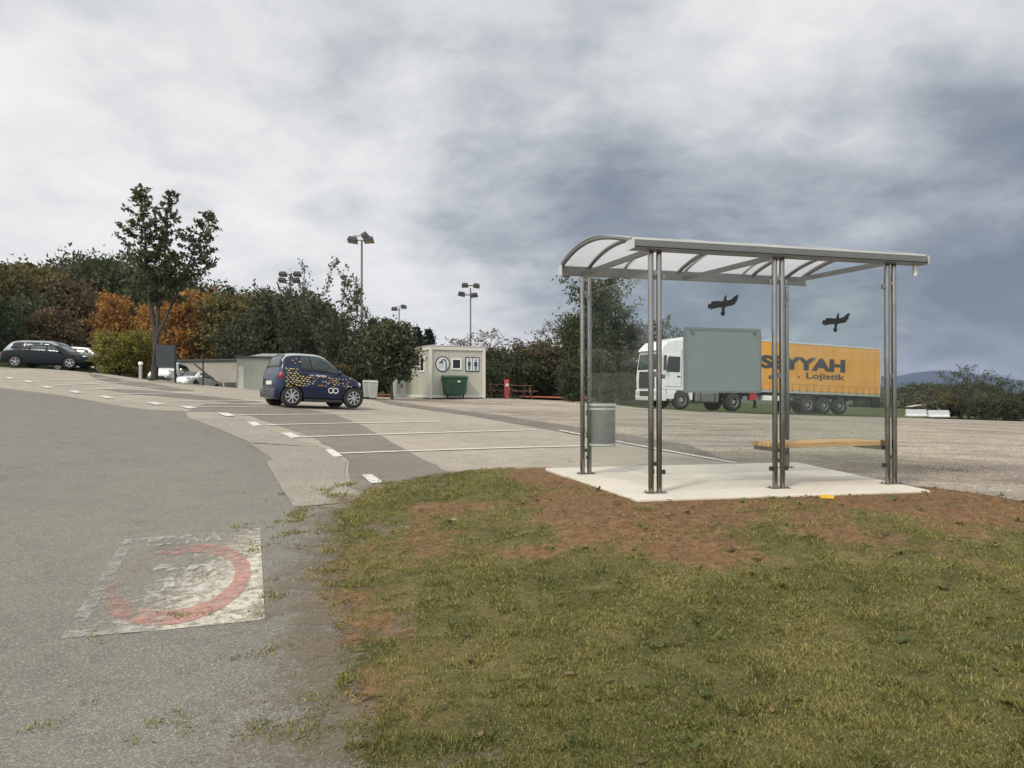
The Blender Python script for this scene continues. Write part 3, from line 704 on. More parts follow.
pebbles('soil_clods', P, zz, rng.uniform(.003,.012,len(P))**1.0, LG['clod'], rng.uniform(0,1,len(P)), 'crumbs of red brown soil around the pad', 'soil')

# yellow marker plate on the soil
x, y = G(827,505); bz = bv.ray_cast(Vector((x,y,5)), Vector((0,0,-1)))[0]
mk = thing('marker_plate', 'small yellow square marker plate lying on bare red soil', 'marker', (x,y,(bz.z if bz else h(x,y))+.008), (0,0,R(-20)))
mb = MB(); mb.box(-.06,.06,-.06,-.025,0,.02); mb.box(-.06,.06,.025,.06,0,.02); mb.box(-.06,-.025,-.025,.025,0,.02); mb.box(.025,.06,-.025,.025,0,.02); mb.build('plate', M['yellow'], mk)
mb = MB(); mb.box(-.024,.024,-.024,.024,0,.008); mb.build('socket', M['black'], mk)

# ------------------------------------------------------------------ bus shelter
sh = thing('bus_shelter', 'new stainless steel and glass bus shelter with arched translucent roof on concrete pad', 'bus shelter', (SB[0],SB[1],PADZ), (0,0,SR))
LX, LY, PH = 2.735, 1.82, 2.33
posts = {'A':(0.0,LY,1),'B':(0,0,1),'C':(LX/2,0,1),'E':(LX,0,1),'D':(LX-.02,LY,1)}
for k, (x, y, _) in posts.items():
    p = MB(); sx = .043
    for s in (-1,1): p.tube([(x+s*sx,y,.004),(x+s*sx,y,PH)], .0275, 16)
    p.bar((x-sx,y,1.14),(x+sx,y,1.14),.03,.05); p.bar((x-sx,y,2.12),(x+sx,y,2.12),.03,.04); p.bar((x-sx,y,.28),(x+sx,y,.28),.03,.04)
    po = p.build('post', M['steel'], sh)
    q = MB(); q.box(x-.10,x+.10,y-.06,y+.06,.0,.008)
    for a in (-.08,.08): q.tube([(x+a,y-.04,.008),(x+a,y-.04,.022)], .009, 6); q.tube([(x+a,y+.04,.008),(x+a,y+.04,.022)], .009, 6)
    q.build('base_plate', M['steel'], po)
def pane(x0,y0,x1,y1, z0=.17, z1=2.14):
    d = Vector((x1-x0,y1-y0,0)).normalized(); g = MB()
    g.bar((x0,y0,(z0+z1)/2),(x1,y1,(z0+z1)/2), .010, z1-z0)
    o = g.build('glass_panel', M['glass'], sh)
    for t, (xx,yy) in ((1,(x0,y0)),(-1,(x1,y1))):
        for zz in (.20, 1.12, 2.08):
            c = MB(); p0 = Vector((xx,yy,zz))-d*t*.012; p1 = p0+d*t*.032
            c.bar(p0, p1, .03, .042); c.build('glass_clamp', M['dark_metal' if zz < .3 else 'steel'], o, bevel=.004)
    return o
pn1 = pane(.085,0,LX/2-.085,0); pn2 = pane(LX/2+.085,0,LX-.085,0); pane(0,.05,0,LY-.05); pane(LX-.01,.05,LX-.02,LY-.05)
# notice board, behind the left rear pane
nbx0, nbx1, nbz0, nbz1 = .345, 1.165, .975, 1.575
b = MB(); b.box(nbx0,nbx1,.012,.055,nbz0,nbz1); nb = b.build('notice_board', M['board_grey'], sh, bevel=.003)
b = MB(); b.box(nbx0-.005,nbx1+.005,.008,.06,nbz1,nbz1+.028); b.box(nbx0-.005,nbx1+.005,.008,.06,nbz0-.012,nbz0); b.box(nbx1,nbx1+.012,.008,.06,nbz0,nbz1); b.box(nbx0-.012,nbx0,.008,.06,nbz0,nbz1)
b.build('board_frame', M['board_edge'], nb)
for xx in (nbx0+.06, nbx1-.06):
    b = MB(); b.tube([(xx,-.012,nbz1-.02),(xx,.012,nbz1-.02)], .012, 10); b.build('fixing', M['steel'], nb)
bird = [(-.5,.02),(-.47,.13),(-.40,.10),(-.38,.18),(-.22,.20),(-.07,.19),(0,.20),(.03,.30),(.08,.37),(.105,.36),(.10,.27),(.12,.21),(.26,.25),(.37,.34),(.46,.39),(.5,.36),(.47,.31),(.49,.28),(.44,.25),(.46,.20),(.38,.16),(.40,.12),(.28,.07),(.16,.05),(.05,.02),(.03,-.10),(.06,-.17),(.00,-.23),(-.06,-.22),(-.10,-.16),(-.05,-.08),(-.06,.02),(-.20,.0),(-.34,-.03),(-.42,-.06),(-.40,.0),(-.48,-.03)]
def sticker(px, pz, w, par, tilt=0, flip=1):
    m_ = MB(); c, s = math.cos(tilt), math.sin(tilt)
    pts = [(px+flip*w*(a*c-b_*s), pz+w*(a*s+b_*c)) for a, b_ in bird]
    m_.prism(pts, -.0085, -.006); m_.build('bird_sticker', M['decal'], par)
sticker(.74,1.80,.345,pn1,.02); sticker(2.05,1.665,.335,pn2,-.03)
# bench
bn = bpy.data.objects.new('bench', None); COL.objects.link(bn); bn.parent = sh
for i in range(5):
    y0 = .085+i*.085; b = MB(); b.box(LX/2+.02, LX-.05, y0, y0+.07, .40, .45); b.build('slat', M['wood'], bn, bevel=.006)
b = MB(); b.box(LX/2+.02,LX/2+.06,.03,.47,.36,.398); b.build('bracket', M['steel'], bn)
b = MB(); b.box(LX-.09,LX-.05,.03,.47,.36,.398); b.box(LX-.05,LX-.01,.02,.10,.36,.46); b.build('bracket', M['steel'], bn)
# roof: beams, gutter, ribs, translucent arch
rx0, rx1, ry0, ry1 = -.285, LX+.345, -.10, LY+.13
b = MB(); b.box(rx0,rx1,ry1-.05,ry1,2.36,2.47); b.box(rx0,rx1,ry1-.09,ry1-.052,2.36,2.375); b.build('rear_beam', M['alu'], sh, bevel=.004)
b = MB(); b.box(rx0+.0,rx1,ry0-.05,ry0,2.335,2.402); b.box(rx0,rx1,ry0-.05,ry0+.10,2.318,2.333); b.box(rx0,rx1,ry0-.062,ry0-.052,2.335,2.37)
gt = b.build('gutter', M['alu'], sh, bevel=.003)
for xa in (rx0-.012, rx1+.001): b = MB(); b.box(xa,xa+.011,ry0-.06,ry0+.11,2.315,2.405); b.build('gutter_end_cap', M['alu_light'], gt)
for xa in (rx0-.012, rx1+.001): b = MB(); b.box(xa,xa+.011,ry1-.10,ry1+.01,2.35,2.475); b.build('beam_end_cap', M['alu_light'], sh)
b = MB(); b.tube([(rx1-.09,ry0+.03,2.317),(rx1-.09,ry0+.03,2.20)], .024, 14); b.build('drain_spout', M['alu_light'], gt)
def arch(t):        # t 0 rear .. 1 front
    y = ry1-.025+(ry0+.02-ry1+.025)*t; z = 2.47+(2.418-2.47)*t+.17*math.sin(math.pi*min(1,t**.86))
    return y, z
K = 24
def archgrid(x0,x1,dz,th):
    vs = []; fs = []
    for i in range(K+1):
        y, z = arch(i/K); vs += [(x0,y,z+dz),(x1,y,z+dz),(x0,y,z+dz+th),(x1,y,z+dz+th)]
        if i:
            b = 4*i; fs += [(b-4,b-3,b+1,b),(b-2,b+2,b+3,b-1),(b-4,b,b+2,b-2),(b-3,b-1,b+3,b+1)]
    m_ = MB(); m_.add(vs, fs, 0, True); return m_
rp = archgrid(rx0+.02, rx1-.02, .0, .008).build('roof_panel', M['poly'], sh)
for x in (rx0+.012, rx0+.36, LX/2-.10, LX-.42, rx1-.26, rx1-.012):
    o = archgrid(x-.016, x+.016, -.036, .034).build('roof_rib', M['alu'], sh)
for x in (rx0+.012, .55, LX/2, LX-.55, rx1-.012):
    archgrid(x-.022, x+.022, .0085, .004).build('cover_strip', M['alu_light'], rp)
for x in (0, LX/2, LX):
    b = MB(); b.bar((x,ry0+.02,2.345),(x,ry1-.05,2.38), .045, .05); b.build('tie_beam', M['alu'], sh)

b = MB(); b.bar((rx0,ry0-.012,2.414),(rx1,ry0-.012,2.414),.03,.016); b.build('edge_glint_trim', M['alu_light'], gt)  # front roof edge strip; its pale colour paints in the bright reflection there
# litter bin on the left rear post
x, y = SW(.20, LY-.02)
wb = thing('litter_bin', 'round steel litter bin hung on the far left post of the bus shelter', 'litter bin', (x,y,PADZ+.33), (0,0,SR))
m_, nt_, b_ = newmat('perforated_steel'); M['perf'] = m_
vv = N(nt_, 'ShaderNodeTexVoronoi', Scale=90.0); nt_.links.new(pos(nt_,'obj'), vv.inputs['Vector'])
nt_.links.new(ramp(nt_, vv.outputs['Distance'], [(.3,(.07,.07,.07)),(.42,(.24,.25,.235))]), b_.inputs['Base Color'])
b_.inputs['Metallic'].default_value = .5; b_.inputs['Roughness'].default_value = .35
tmix = nt_.nodes.new('ShaderNodeMixShader'); tr = nt_.nodes.new('ShaderNodeBsdfTransparent'); tmix.inputs[0].default_value = .82
nt_.links.new(tr.outputs[0], tmix.inputs[1]); nt_.links.new(b_.outputs[0], tmix.inputs[2]); nt_.links.new(tmix.outputs[0], nt_.nodes['Material Output'].inputs[0])
b = MB(); b.tube([(0,0,.02),(0,0,.47)], .155, 32, caps=False); b.disc((0,0,.02),(0,0,1),.154,32,th=.006); b.build('basket', M['perf'], wb)
for zz in (.02,.44,.49):
    b = MB()
    for j in range(32):
        a0, a1 = 2*math.pi*j/32, 2*math.pi*(j+1)/32
        b.bar((.16*math.cos(a0),.16*math.sin(a0),zz),(.16*math.cos(a1),.16*math.sin(a1),zz),.012,.022)
    b.build('rim_ring', M['alu_light'], wb)
for zz in (.36,.10): b = MB(); b.box(-.20,-.155,-.02,.02,zz,zz+.06); b.build('mounting_bracket', M['steel'], wb)

# ------------------------------------------------------------------ wheels
def wheel(parent, x, y, z, r, w, side=-1, rimmat='rim', spokes=7, tyre='rubber', rimr=.66):
    """side -1: outer face towards -y"""
    t = MB(); pr = [(-w/2, rimr*r),(-w/2, r*.93),(-w*.40, r),(w*.40, r),(w/2, r*.93),(w/2, rimr*r)]; n = 32; vs = []; fs = []
    for j in range(n):
        a = 2*math.pi*j/n
        for (yy, rr) in pr: vs.append((x+rr*math.cos(a), y+yy, z+rr*math.sin(a)))
    k = len(pr)
    for j in range(n):
        for i in range(k-1): fs.append((j*k+i, j*k+i+1, ((j+1)%n)*k+i+1, ((j+1)%n)*k+i))
    t.add(vs, fs, 0, True)
    wo = t.build('wheel', M[tyre], parent)
    q = MB(); yo = y+side*w*.36; yi = y+side*w*.1
    q.disc((x,yi,z),(0,side,0), rimr*r*.98, 28, 1, .01)
    for j in range(28):
        a0, a1 = 2*math.pi*j/28, 2*math.pi*(j+1)/28; rr = rimr*r*.97
        q.bar((x+rr*math.cos(a0),yo,z+rr*math.sin(a0)),(x+rr*math.cos(a1),yo,z+rr*math.sin(a1)),w*.2,r*.07)
    if spokes:
        for j in range(spokes):
            a = 2*math.pi*j/spokes+.2; rr = rimr*r*.95
            q.bar((x+.1*r*math.cos(a),yo,z+.1*r*math.sin(a)),(x+rr*math.cos(a),yo,z+rr*math.sin(a)), .16*r, .03)
            q.prism([(x+.12*r*math.cos(a+.5),z+.12*r*math.sin(a+.5)),(x+rr*math.cos(a+.11),z+rr*math.sin(a+.11)),(x+rr*math.cos(a-.11),z+rr*math.sin(a-.11)),(x+.12*r*math.cos(a-.5),z+.12*r*math.sin(a-.5))], yo-.012, yo+.012)
    else:
        q.tube([(x,yi,z),(x,yo-side*w*.1,z)], [rimr*r*.5, rimr*r*.42], 20)
        q.tube([(x,yo-side*w*.1,z),(x,yo+side*.02,z)], rimr*r*.3, 16)
        for j in range(10):
            a = 2*math.pi*j/10; q.tube([(x+rimr*r*.62*math.cos(a),yi,z+rimr*r*.62*math.sin(a)),(x+rimr*r*.62*math.cos(a),yi+side*.05,z+rimr*r*.62*math.sin(a))], .018, 6)
    q.tube([(x,yi,z),(x,yo+side*.01,z)], .14*r, 12)
    q.build('rim', [M[rimmat], M['black']], wo)
    return wo

# ------------------------------------------------------------------ cars
def catmull(keys, x):
    xs = [k[0] for k in keys]; i = max(0, min(len(xs)-2, next((j for j in range(len(xs)-1) if x <= xs[j+1]), len(xs)-2)))
    t = (x-xs[i])/(xs[i+1]-xs[i]); t = max(0, min(1, t)); P = lambda j: np.array(keys[max(0,min(len(keys)-1,j))], float)
    a, b, c, d = P(i-1), P(i), P(i+1), P(i+2)
    h_ = xs[i+1]-xs[i]
    def slope(p, q, r_):
        s1 = (q-p)/max(1e-6,(q[0]-p[0])) if q[0] > p[0] else None; s2 = (r_-q)/max(1e-6,(r_[0]-q[0])) if r_[0] > q[0] else None
        if s1 is None: return s2
        if s2 is None: return s1
        m = (s1+s2)/2; m[s1*s2 < 0] = 0; return np.sign(m)*np.minimum(np.abs(m), 2*np.minimum(np.abs(s1)+1e-9, np.abs(s2)+1e-9))
    m0 = slope(a, b, c)*h_; m1 = slope(b, c, d)*h_
    return (2*t**3-3*t**2+1)*b+(t**3-2*t**2+t)*m0+(-2*t**3+3*t**2)*c+(t**3-t**2)*m1
def carbody(keys, parent, paint, wheels, wr, roofmat=None, archr=None, nst=64):
    """keys: (x, zbottom, zbelt, ztop, wbody, wtop); x forward"""
    x0, x1 = keys[0][0], keys[-1][0]; vs = []; fs = []; mi = []
    def sec(x):
        _, zb, zl, zt, wb_, wt = catmull(keys, x)
        return [(wb_*.80,zb),(wb_*.97,zb+.08),(wb_,zb+.30*(zl-zb)),(wb_*1.0,zb+.62*(zl-zb)),(wb_*.965,zl-.03),(wb_*.93,zl),((wb_*.93*.5+wt*.5)*1.01,(zl+zt)/2),(wt,zt-.05*min(1,(zt-zl)*3)-.01),(wt*.86,zt-.008),(wt*.5,zt+.012),(0,zt+.018)]
    def full(x):
        s = sec(x); return [(x,-a,b) for a, b in s]+[(x,a,b) for a, b in s[-2::-1]]
    xs = [x0+(x1-x0)*i/nst for i in range(nst+1)]
    rows = [full(x) for x in xs]; k = len(rows[0])
    for r_ in rows: vs += r_
    b = MB()
    for i in range(nst):
        for j in range(k):
            f = (i*k+j, i*k+(j+1)%k, (i+1)*k+(j+1)%k, (i+1)*k+j); fs.append(f)
            zt, zl = catmull(keys, xs[i])[3], catmull(keys, xs[i])[2]
            top = 7 <= j <= 12 and zt-zl > .30
            mi.append(1 if (roofmat and top) else 0)
    fs.append(tuple(range(k))[::-1]); fs.append(tuple(range(nst*k, nst*k+k))); mi += [0,0]
    me = bpy.data.meshes.new('body'); me.from_pydata(vs, [], fs); me.polygons.foreach_set('material_index', mi)
    bm = bmesh.new(); bm.from_mesh(me); bmesh.ops.recalc_face_normals(bm, faces=bm.faces)
    for f in bm.faces: f.smooth = True
    bm.to_mesh(me); bm.free()
    mats = [M[paint], M[roofmat] if roofmat else M[paint], M['black']]
    o = link('body', me, mats)
    c = MB(); ar = archr or wr*1.16; W = max(q[4] for q in keys)
    for wx in wheels:
        for s in (-1, 1): c.tube([(wx, s*(W-.26), wr), (wx, s*(W+.2), wr)], ar, 32, 2)
    co = c.build('cutter', mats)
    md = o.modifiers.new('cut', 'BOOLEAN'); md.object = co; md.operation = 'DIFFERENCE'; md.solver = 'EXACT'
    bpy.context.view_layer.update(); dg = bpy.context.evaluated_depsgraph_get()
    nm = bpy.data.meshes.new_from_object(o.evaluated_get(dg)); o.modifiers.clear(); o.data = nm; nm.name = 'body'
    bpy.data.objects.remove(co)
    if len(nm.materials) == 0:
        for m_ in mats: nm.materials.append(m_)
    nm.set_sharp_from_angle(angle=R(38))
    o.parent = parent
    return o, sec
def side_panel(sec, x0, x1, lo, hi, off, name, mat, parent, side=-1, nx=14, slant0=0, slant1=0, idx=(5,7)):
    """panel hugging the flank between belt and roof line; lo/hi 0..1; slants shift the top ends"""
    vs = []; fs = []; nzv = 4
    for i in range(nx+1):
        for j in range(nzv+1):
            t = lo+(hi-lo)*j/nzv; a = x0+slant0*t; b_ = x1+slant1*t; x = a+(b_-a)*i/nx; s = sec(x)
            p0, p1, p2 = s[idx[0]], s[(idx[0]+idx[1])//2], s[idx[1]]
            q = (p0[0]+(p1[0]-p0[0])*t*2, p0[1]+(p1[1]-p0[1])*t*2) if t < .5 else (p1[0]+(p2[0]-p1[0])*(t*2-1), p1[1]+(p2[1]-p1[1])*(t*2-1))
            vs.append((x, side*(q[0]+off), q[1]+off*.3))
    for i in range(nx):
        for j in range(nzv): b = i*(nzv+1)+j; fs.append((b,b+nzv+1,b+nzv+2,b+1))
    m_ = MB(); m_.add(vs, fs, 0, True)
    o = m_.build(name, mat, parent, fixn=False); so_ = o.modifiers.new('s','SOLIDIFY'); so_.thickness = .006; so_.offset = 0; return o
def top_panel(sec, x0, x1, wf, off, name, mat, parent, nx=12):
    vs = []; fs = []; ny = 8
    for i in range(nx+1):
        x = x0+(x1-x0)*i/nx; s = sec(x); s2 = sec(x+.01); slope = (s2[10][1]-s[10][1])/.01; nn = Vector((-slope,0,1)).normalized()*off
        for j in range(ny+1):
            u = (-1+2*j/ny); wt = s[7][0]*wf; y = u*wt
            z = np.interp(abs(y), [0, s[9][0], s[8][0], s[7][0]], [s[10][1], s[9][1], s[8][1], s[7][1]])
            vs.append((x+nn.x, y, z+nn.z))
    for i in range(nx):
        for j in range(ny): b = i*(ny+1)+j; fs.append((b,b+ny+1,b+ny+2,b+1))
    m_ = MB(); m_.add(vs, fs, 0, True); o = m_.build(name, mat, parent, fixn=False); so_ = o.modifiers.new('s','SOLIDIFY'); so_.thickness = .006; so_.offset = 0; return o
def blob(name, c, r, mat, parent, seg=14):
    m_ = MB(); vs = []; fs = []
    for i in range(seg//2+1):
        th = math.pi*i/(seg//2)
        for j in range(seg): ph = 2*math.pi*j/seg; vs.append((c[0]+r[0]*math.sin(th)*math.cos(ph), c[1]+r[1]*math.sin(th)*math.sin(ph), c[2]+r[2]*math.cos(th)))
    for i in range(seg//2):
        for j in range(seg): fs.append((i*seg+j, i*seg+(j+1)%seg, (i+1)*seg+(j+1)%seg, (i+1)*seg+j))
    m_.add(vs, fs, 0, True); return m_.build(name, mat, parent)

# --- small two-seat car
ca = R(34); sx, sy = at(276.5,22.0)
car = thing('small_car', 'dark blue two-seat car with yellow fish decals and pale roof in parking bay', 'car', (0,0,0), (0,0,0))
W2 = .83
keys = [(0.0,.33,.78,.80,.62,.56),(.04,.25,.90,.93,.74,.66),(.09,.20,.99,1.06,.80,.69),(.19,.19,1.02,1.38,.825,.65),(.31,.19,1.02,1.50,.83,.61),(.70,.19,1.01,1.545,.83,.60),(1.10,.19,.99,1.545,.83,.60),(1.38,.19,.97,1.49,.83,.60),
        (1.66,.19,.95,1.30,.83,.62),(1.95,.19,.935,1.06,.82,.66),(2.10,.19,.92,.975,.81,.68),(2.35,.20,.84,.90,.78,.64),(2.52,.22,.72,.78,.71,.58),(2.63,.27,.56,.62,.60,.48),(2.69,.33,.46,.50,.50,.40)]
body, sec = carbody(keys, car, 'navy', (.43, 2.30), .30, 'smart_roof', .345)
for s in (-1,1):
    side_panel(sec, 1.06, 1.92, .10, .94, .008, 'side_window', M['carglass_lit'], car, s, slant0=-.10, slant1=-.50)
    side_panel(sec, .72, 1.02, .06, .90, .007, 'quarter_window', M['carglass_lit'], car, s, slant0=-.03, slant1=-.10)
    for wx in (.43, 2.30): wheel(car, wx, s*(W2-.10), .30, .30, .18, s, 'rim', 8)
    blob('tail_lamp', (.12, s*.745, .87), (.085,.08,.115), M['red_lens'], car)
    blob('headlamp', (2.46, s*.62, .70), (.13,.10,.085), M['clear_lens'], car)
    b = MB(); b.tube([(1.78,s*.80,.98),(1.78,s*.93,1.0)], .015, 6); mo = b.build('mirror', M['black'], car); blob('mirror_shell', (1.79, s*.95, 1.02), (.06,.09,.07), M['navy'], mo)
    b = MB(); b.box(1.02,1.16,s*.835-.008,s*.835+.008,.86,.885); b.build('door_handle', M['black'], car, bevel=.003)
    # door outline and black sill
    b = MB()
    for xx, z0_, z1_ in ((.98,.30,.97),(2.0,.38,.90)): b.box(xx-.004,xx+.004, s*.8345-.003, s*.8345+.003, z0_, z1_)
    b.box(.98,2.0,s*.832-.003,s*.832+.003,.27,.277); b.build('door_gap', M['black'], car)
    b = MB(); b.box(.80,1.94,s*.79-.03,s*.79+.03,.15,.235); b.build('sill', M['black'], car, bevel=.01)
top_panel(sec, .11, .28, .88, .009, 'rear_window', M['carglass_lit'], car)
top_panel(sec, 1.47, 2.02, .90, .009, 'windscreen', M['carglass'], car)
b = MB(); b.box(-.012,.03,-.26,.26,.62,.73); b.build('number_plate', M['sign_white'], car, bevel=.003)
b = MB(); b.prism([(-.05,.26),(-.05,.50),(.10,.52),(.10,.22)], -.70, .70); b.build('rear_bumper', M['navy'], car, bevel=.03)
b = MB(); b.prism([(2.58,.24),(2.58,.42),(2.70,.40),(2.70,.28)], -.52, .52); b.build('front_grille', M['black'], car, bevel=.02)
for ya in (-.55,.43): b = MB(); b.box(-.056,-.03,ya,ya+.12,.40,.45); b.build('reflector', M['red_lens'], car)
b = MB(); b.tube([(.30,.2,1.52),(.12,.2,1.72)], .006, 6); b.build('aerial', M['black'], car)
# fish decals on the flank facing the photograph and the other
def flank_y(x, z):
    s = sec(x); zs = [p[1] for p in s[:8]]; ys = [p[0] for p in s[:8]]; return float(np.interp(z, zs, ys))
rn = random.Random(3); decs = {'yellow_decal': MB(), 'orange_decal': MB(), 'pale_decal': MB()}
spots = []
for row in range(9):
    for c_ in range(22):
        x = .26+c_*.105+(row%2)*.05+rn.uniform(-.02,.02); z = 1.08-row*.062-(x-.3)*.07+rn.uniform(-.014,.014)
        if x < .62: ok_ = z > .58
        else: ok_ = abs(z-(.77-.03*math.sin(x*4))) < .19-.03*(x-.6) and x < 2.2
        if z > .90 and x > .7: ok_ = False
        if ok_ and rn.random() < (.95 if x < .75 else .60): spots.append((x, z))
spots += [(.45,1.33),(.56,1.38),(.66,1.30),(.52,1.25)]
for x, z in spots:
    key = 'yellow_decal' if x < .8 else rn.choice(['yellow_decal','orange_decal','pale_decal','pale_decal'])
    if z > 1.2: key = 'orange_decal'
    a = rn.uniform(-.5,.25); L = rn.uniform(.026,.042); ca_, sa_ = math.cos(a), math.sin(a)
    shp = [(-1.25,.35),(-.75,0),(-1.25,-.35),(-.6,-.12),(0,-.38),(.6,-.3),(1,0),(.6,.3),(0,.38),(-.6,.12)]
    for s in (-1,1):
        pts = []
        for u, v in shp:
            xx = x+L*(u*ca_-v*sa_); zz = z+L*(u*sa_+v*ca_); pts.append((xx, s*(flank_y(xx, zz)+.006), zz))
        decs[key].add(pts, [tuple(range(len(pts)))])
for k_, m_ in decs.items(): m_.build('fish_pattern', M[k_], car)
b = MB()
for s in (-1,1):
    for cx in (1.57,1.72):
        for j in range(18):
            a0, a1 = 2*math.pi*j/18, 2*math.pi*(j+1)/18; r_ = .072
            p0 = (cx+r_*math.cos(a0), 0, .50+r_*math.sin(a0)); p1 = (cx+r_*math.cos(a1), 0, .50+r_*math.sin(a1))
            yy = s*(flank_y(cx,.5)+.006); b.bar((p0[0],yy,p0[2]),(p1[0],yy,p1[2]),.006,.024)
b.build('infinity_logo', M['white_plain'], car)
textfit('flank_lettering', 'car sharing', .92, 1.42, .88, .955, -(flank_y(1.2,.92)+.002), M['white_plain'], car, .01)
car.location = (sx, sy, 0)
# place: rear near corner at (sx,sy): shift so that local (0,-.8) lands there
ox = Vector((0,-.80,0)); rot = Matrix.Rotation(ca, 3, 'Z'); p = Vector((sx,sy,0))-rot@ox
f1 = p+rot@Vector((.43,0,0)); f2 = p+rot@Vector((2.3,0,0)); z1, z2 = h(f1.x,f1.y), h(f2.x,f2.y)
car.location = (p.x,p.y,z1-(z2-z1)*.43/1.87+.012); car.rotation_euler = (0, -math.atan((z2-z1)/1.87), ca)

# --- generic saloon / estate
def make_car(name, label, paint, kind, L=4.8):
    t = thing(name, label, 'car', group='cars parked at the far left of the lot')
    if kind == 'saloon':
        keys = [(0,.34,.78,.80,.66,.56),(.08,.24,.92,.95,.80,.66),(.45,.20,.99,1.06,.90,.70),(.85,.19,1.0,1.18,.92,.66),(1.45,.19,.98,1.38,.92,.60),(2.2,.19,.96,1.44,.92,.59),(2.8,.19,.94,1.41,.92,.59),(3.25,.19,.93,1.22,.92,.63),(3.62,.19,.92,1.0,.91,.70),(4.2,.20,.82,.88,.88,.70),(4.62,.24,.66,.73,.78,.60),(4.8,.34,.50,.54,.62,.5)]
        win = [(1.05,1.62,.45,-.05),(1.68,2.52,-.02,-.05),(2.58,3.42,-.05,-.62)]; rw = (.62,1.36); ws = (2.95,3.6)
    elif kind == 'suv':
        keys = [(0,.40,.90,.95,.74,.66),(.06,.30,1.02,1.10,.86,.70),(.25,.26,1.10,1.42,.91,.68),(.5,.25,1.10,1.62,.92,.64),(1.2,.25,1.08,1.70,.92,.64),(2.3,.25,1.06,1.70,.92,.64),(2.9,.25,1.04,1.58,.92,.64),(3.35,.25,1.02,1.25,.92,.68),(3.6,.25,1.0,1.08,.91,.74),(4.2,.27,.92,.98,.88,.74),(4.6,.32,.76,.82,.78,.64),(4.75,.42,.58,.62,.64,.5)]
        win = [(.45,1.2,.2,0),(1.26,2.1,0,0),(2.16,3.15,0,-.42)]; rw = (.14,.42); ws = (2.75,3.5)
    else:   # van
        keys = [(0,.35,1.1,1.9,.84,.78),(.04,.28,1.2,2.2,.90,.80),(.2,.26,1.2,2.32,.93,.80),(2.5,.26,1.2,2.34,.93,.80),(3.4,.26,1.18,2.28,.93,.79),(3.9,.26,1.15,1.85,.92,.76),(4.3,.27,1.1,1.30,.90,.76),(4.7,.30,.98,1.08,.84,.72),(4.95,.40,.70,.78,.70,.6)]
        win = [(2.7,3.9,0,-.45),(.5,1.4,0,0),(1.55,2.5,0,0)]; rw = (.03,.12); ws = (3.5,4.25)
    wx = (.92, 3.82) if kind != 'van' else (.95, 4.05); wr = .34
    body, sec = carbody(keys, t, paint, wx, wr)
    top_panel(sec, rw[0], rw[1], .86, .009, 'rear_window', M['carglass'], t); top_panel(sec, ws[0], ws[1], .88, .009, 'windscreen', M['carglass_lit'], t)
    for s in (-1,1):
        for (a, b_, s0, s1) in win: side_panel(sec, a, b_, .08, .88, .018, 'side_window', M['carglass_lit'] if a > 1.5 else M['carglass'], t, s, slant0=s0, slant1=s1)
        for w_ in wx: wheel(t, w_, s*.81, wr, wr, .22, s, 'rim', 5)
        zl = keys[-3][2]-.06
        blob('headlamp', (keys[-2][0]-.12, s*.66, zl), (.16,.12,.06), M['clear_lens'], t); blob('tail_lamp', (.10, s*.72, keys[1][2]-.12), (.12,.13,.07), M['red_lens'], t)
        b = MB(); b.tube([(ws[0]+.35,s*.86,keys[5][2]),(ws[0]+.35,s*.98,keys[5][2]+.02)], .02, 6); mo = b.build('mirror', M['black'], t); blob('mirror_shell', (ws[0]+.36,s*1.0,keys[5][2]+.04), (.07,.10,.07), M[paint], mo)
        b = MB(); zb_ = keys[5][2]
        for xx in (win[1][0]-.03, win[1][1]+.03, win[2][1]-.05 if kind == 'saloon' else win[2][1]-.1): b.box(xx-.005,xx+.005,s*.921-.003,s*.921+.003,.32,zb_-.06)
        b.build('door_gap', M['black'], t)
    b = MB(); b.box(-.015,.03,-.26,.26,.62,.73); b.build('number_plate', M['sign_white'], t)
    b = MB(); b.prism([(4.6 if kind != 'van' else 4.75,.30),(4.6 if kind != 'van' else 4.75,.52),(4.80 if kind != 'van' else 4.95,.48),(4.80 if kind != 'van' else 4.95,.32)], -.4, .4); b.build('front_grille', M['black'], t, bevel=.02)
    return t
def put(t, px, Y, rot, dz=0, wx=(.9,3.8)):
    x, y = at(px, Y); rm = Matrix.Rotation(rot, 3, 'Z'); a = Vector((x,y,0))+rm@Vector((wx[0],0,0)); b = Vector((x,y,0))+rm@Vector((wx[1],0,0))
    za, zb = h(a.x,a.y), h(b.x,b.y); L = wx[1]-wx[0]
    t.location = (x,y,za-(zb-za)*wx[0]/L+.01+dz); t.rotation_euler = (0, -math.atan((zb-za)/L), rot)
sal = make_car('parked_car', 'black saloon car parked side-on with five-spoke alloy wheels', 'black_paint', 'saloon'); put(sal, 7, 45.5, R(1), .0); sal.scale = (1.07,1,.94)
suv = make_car('parked_car', 'silver estate car parked just behind the black saloon', 'silver_paint', 'suv'); put(suv, 10, 49.3, R(0), .0); suv.scale = (1.1,1,.94)
van = make_car('parked_car', 'white car behind the saloon bonnet, beside the yellowing bush', 'white_paint', 'suv'); put(van, 52, 55, R(0), 0)
edge = make_car('parked_car', 'grey car cut off by the left edge of the photo', 'silver_paint', 'saloon'); put(edge, -82, 46, R(-3), 0)
c1 = make_car('parked_car', 'white car beside the dark board, in front of the beige wall', 'white_paint', 'suv'); put(c1, 180, 58, R(-84), 0); c1['group'] = 'white cars below the beige wall'
c2 = make_car('parked_car', 'white car between the thin post and the green shed, seen end-on', 'white_paint', 'saloon'); put(c2, 211, 58.5, R(-97), 0); c2['group'] = 'white cars below the beige wall'

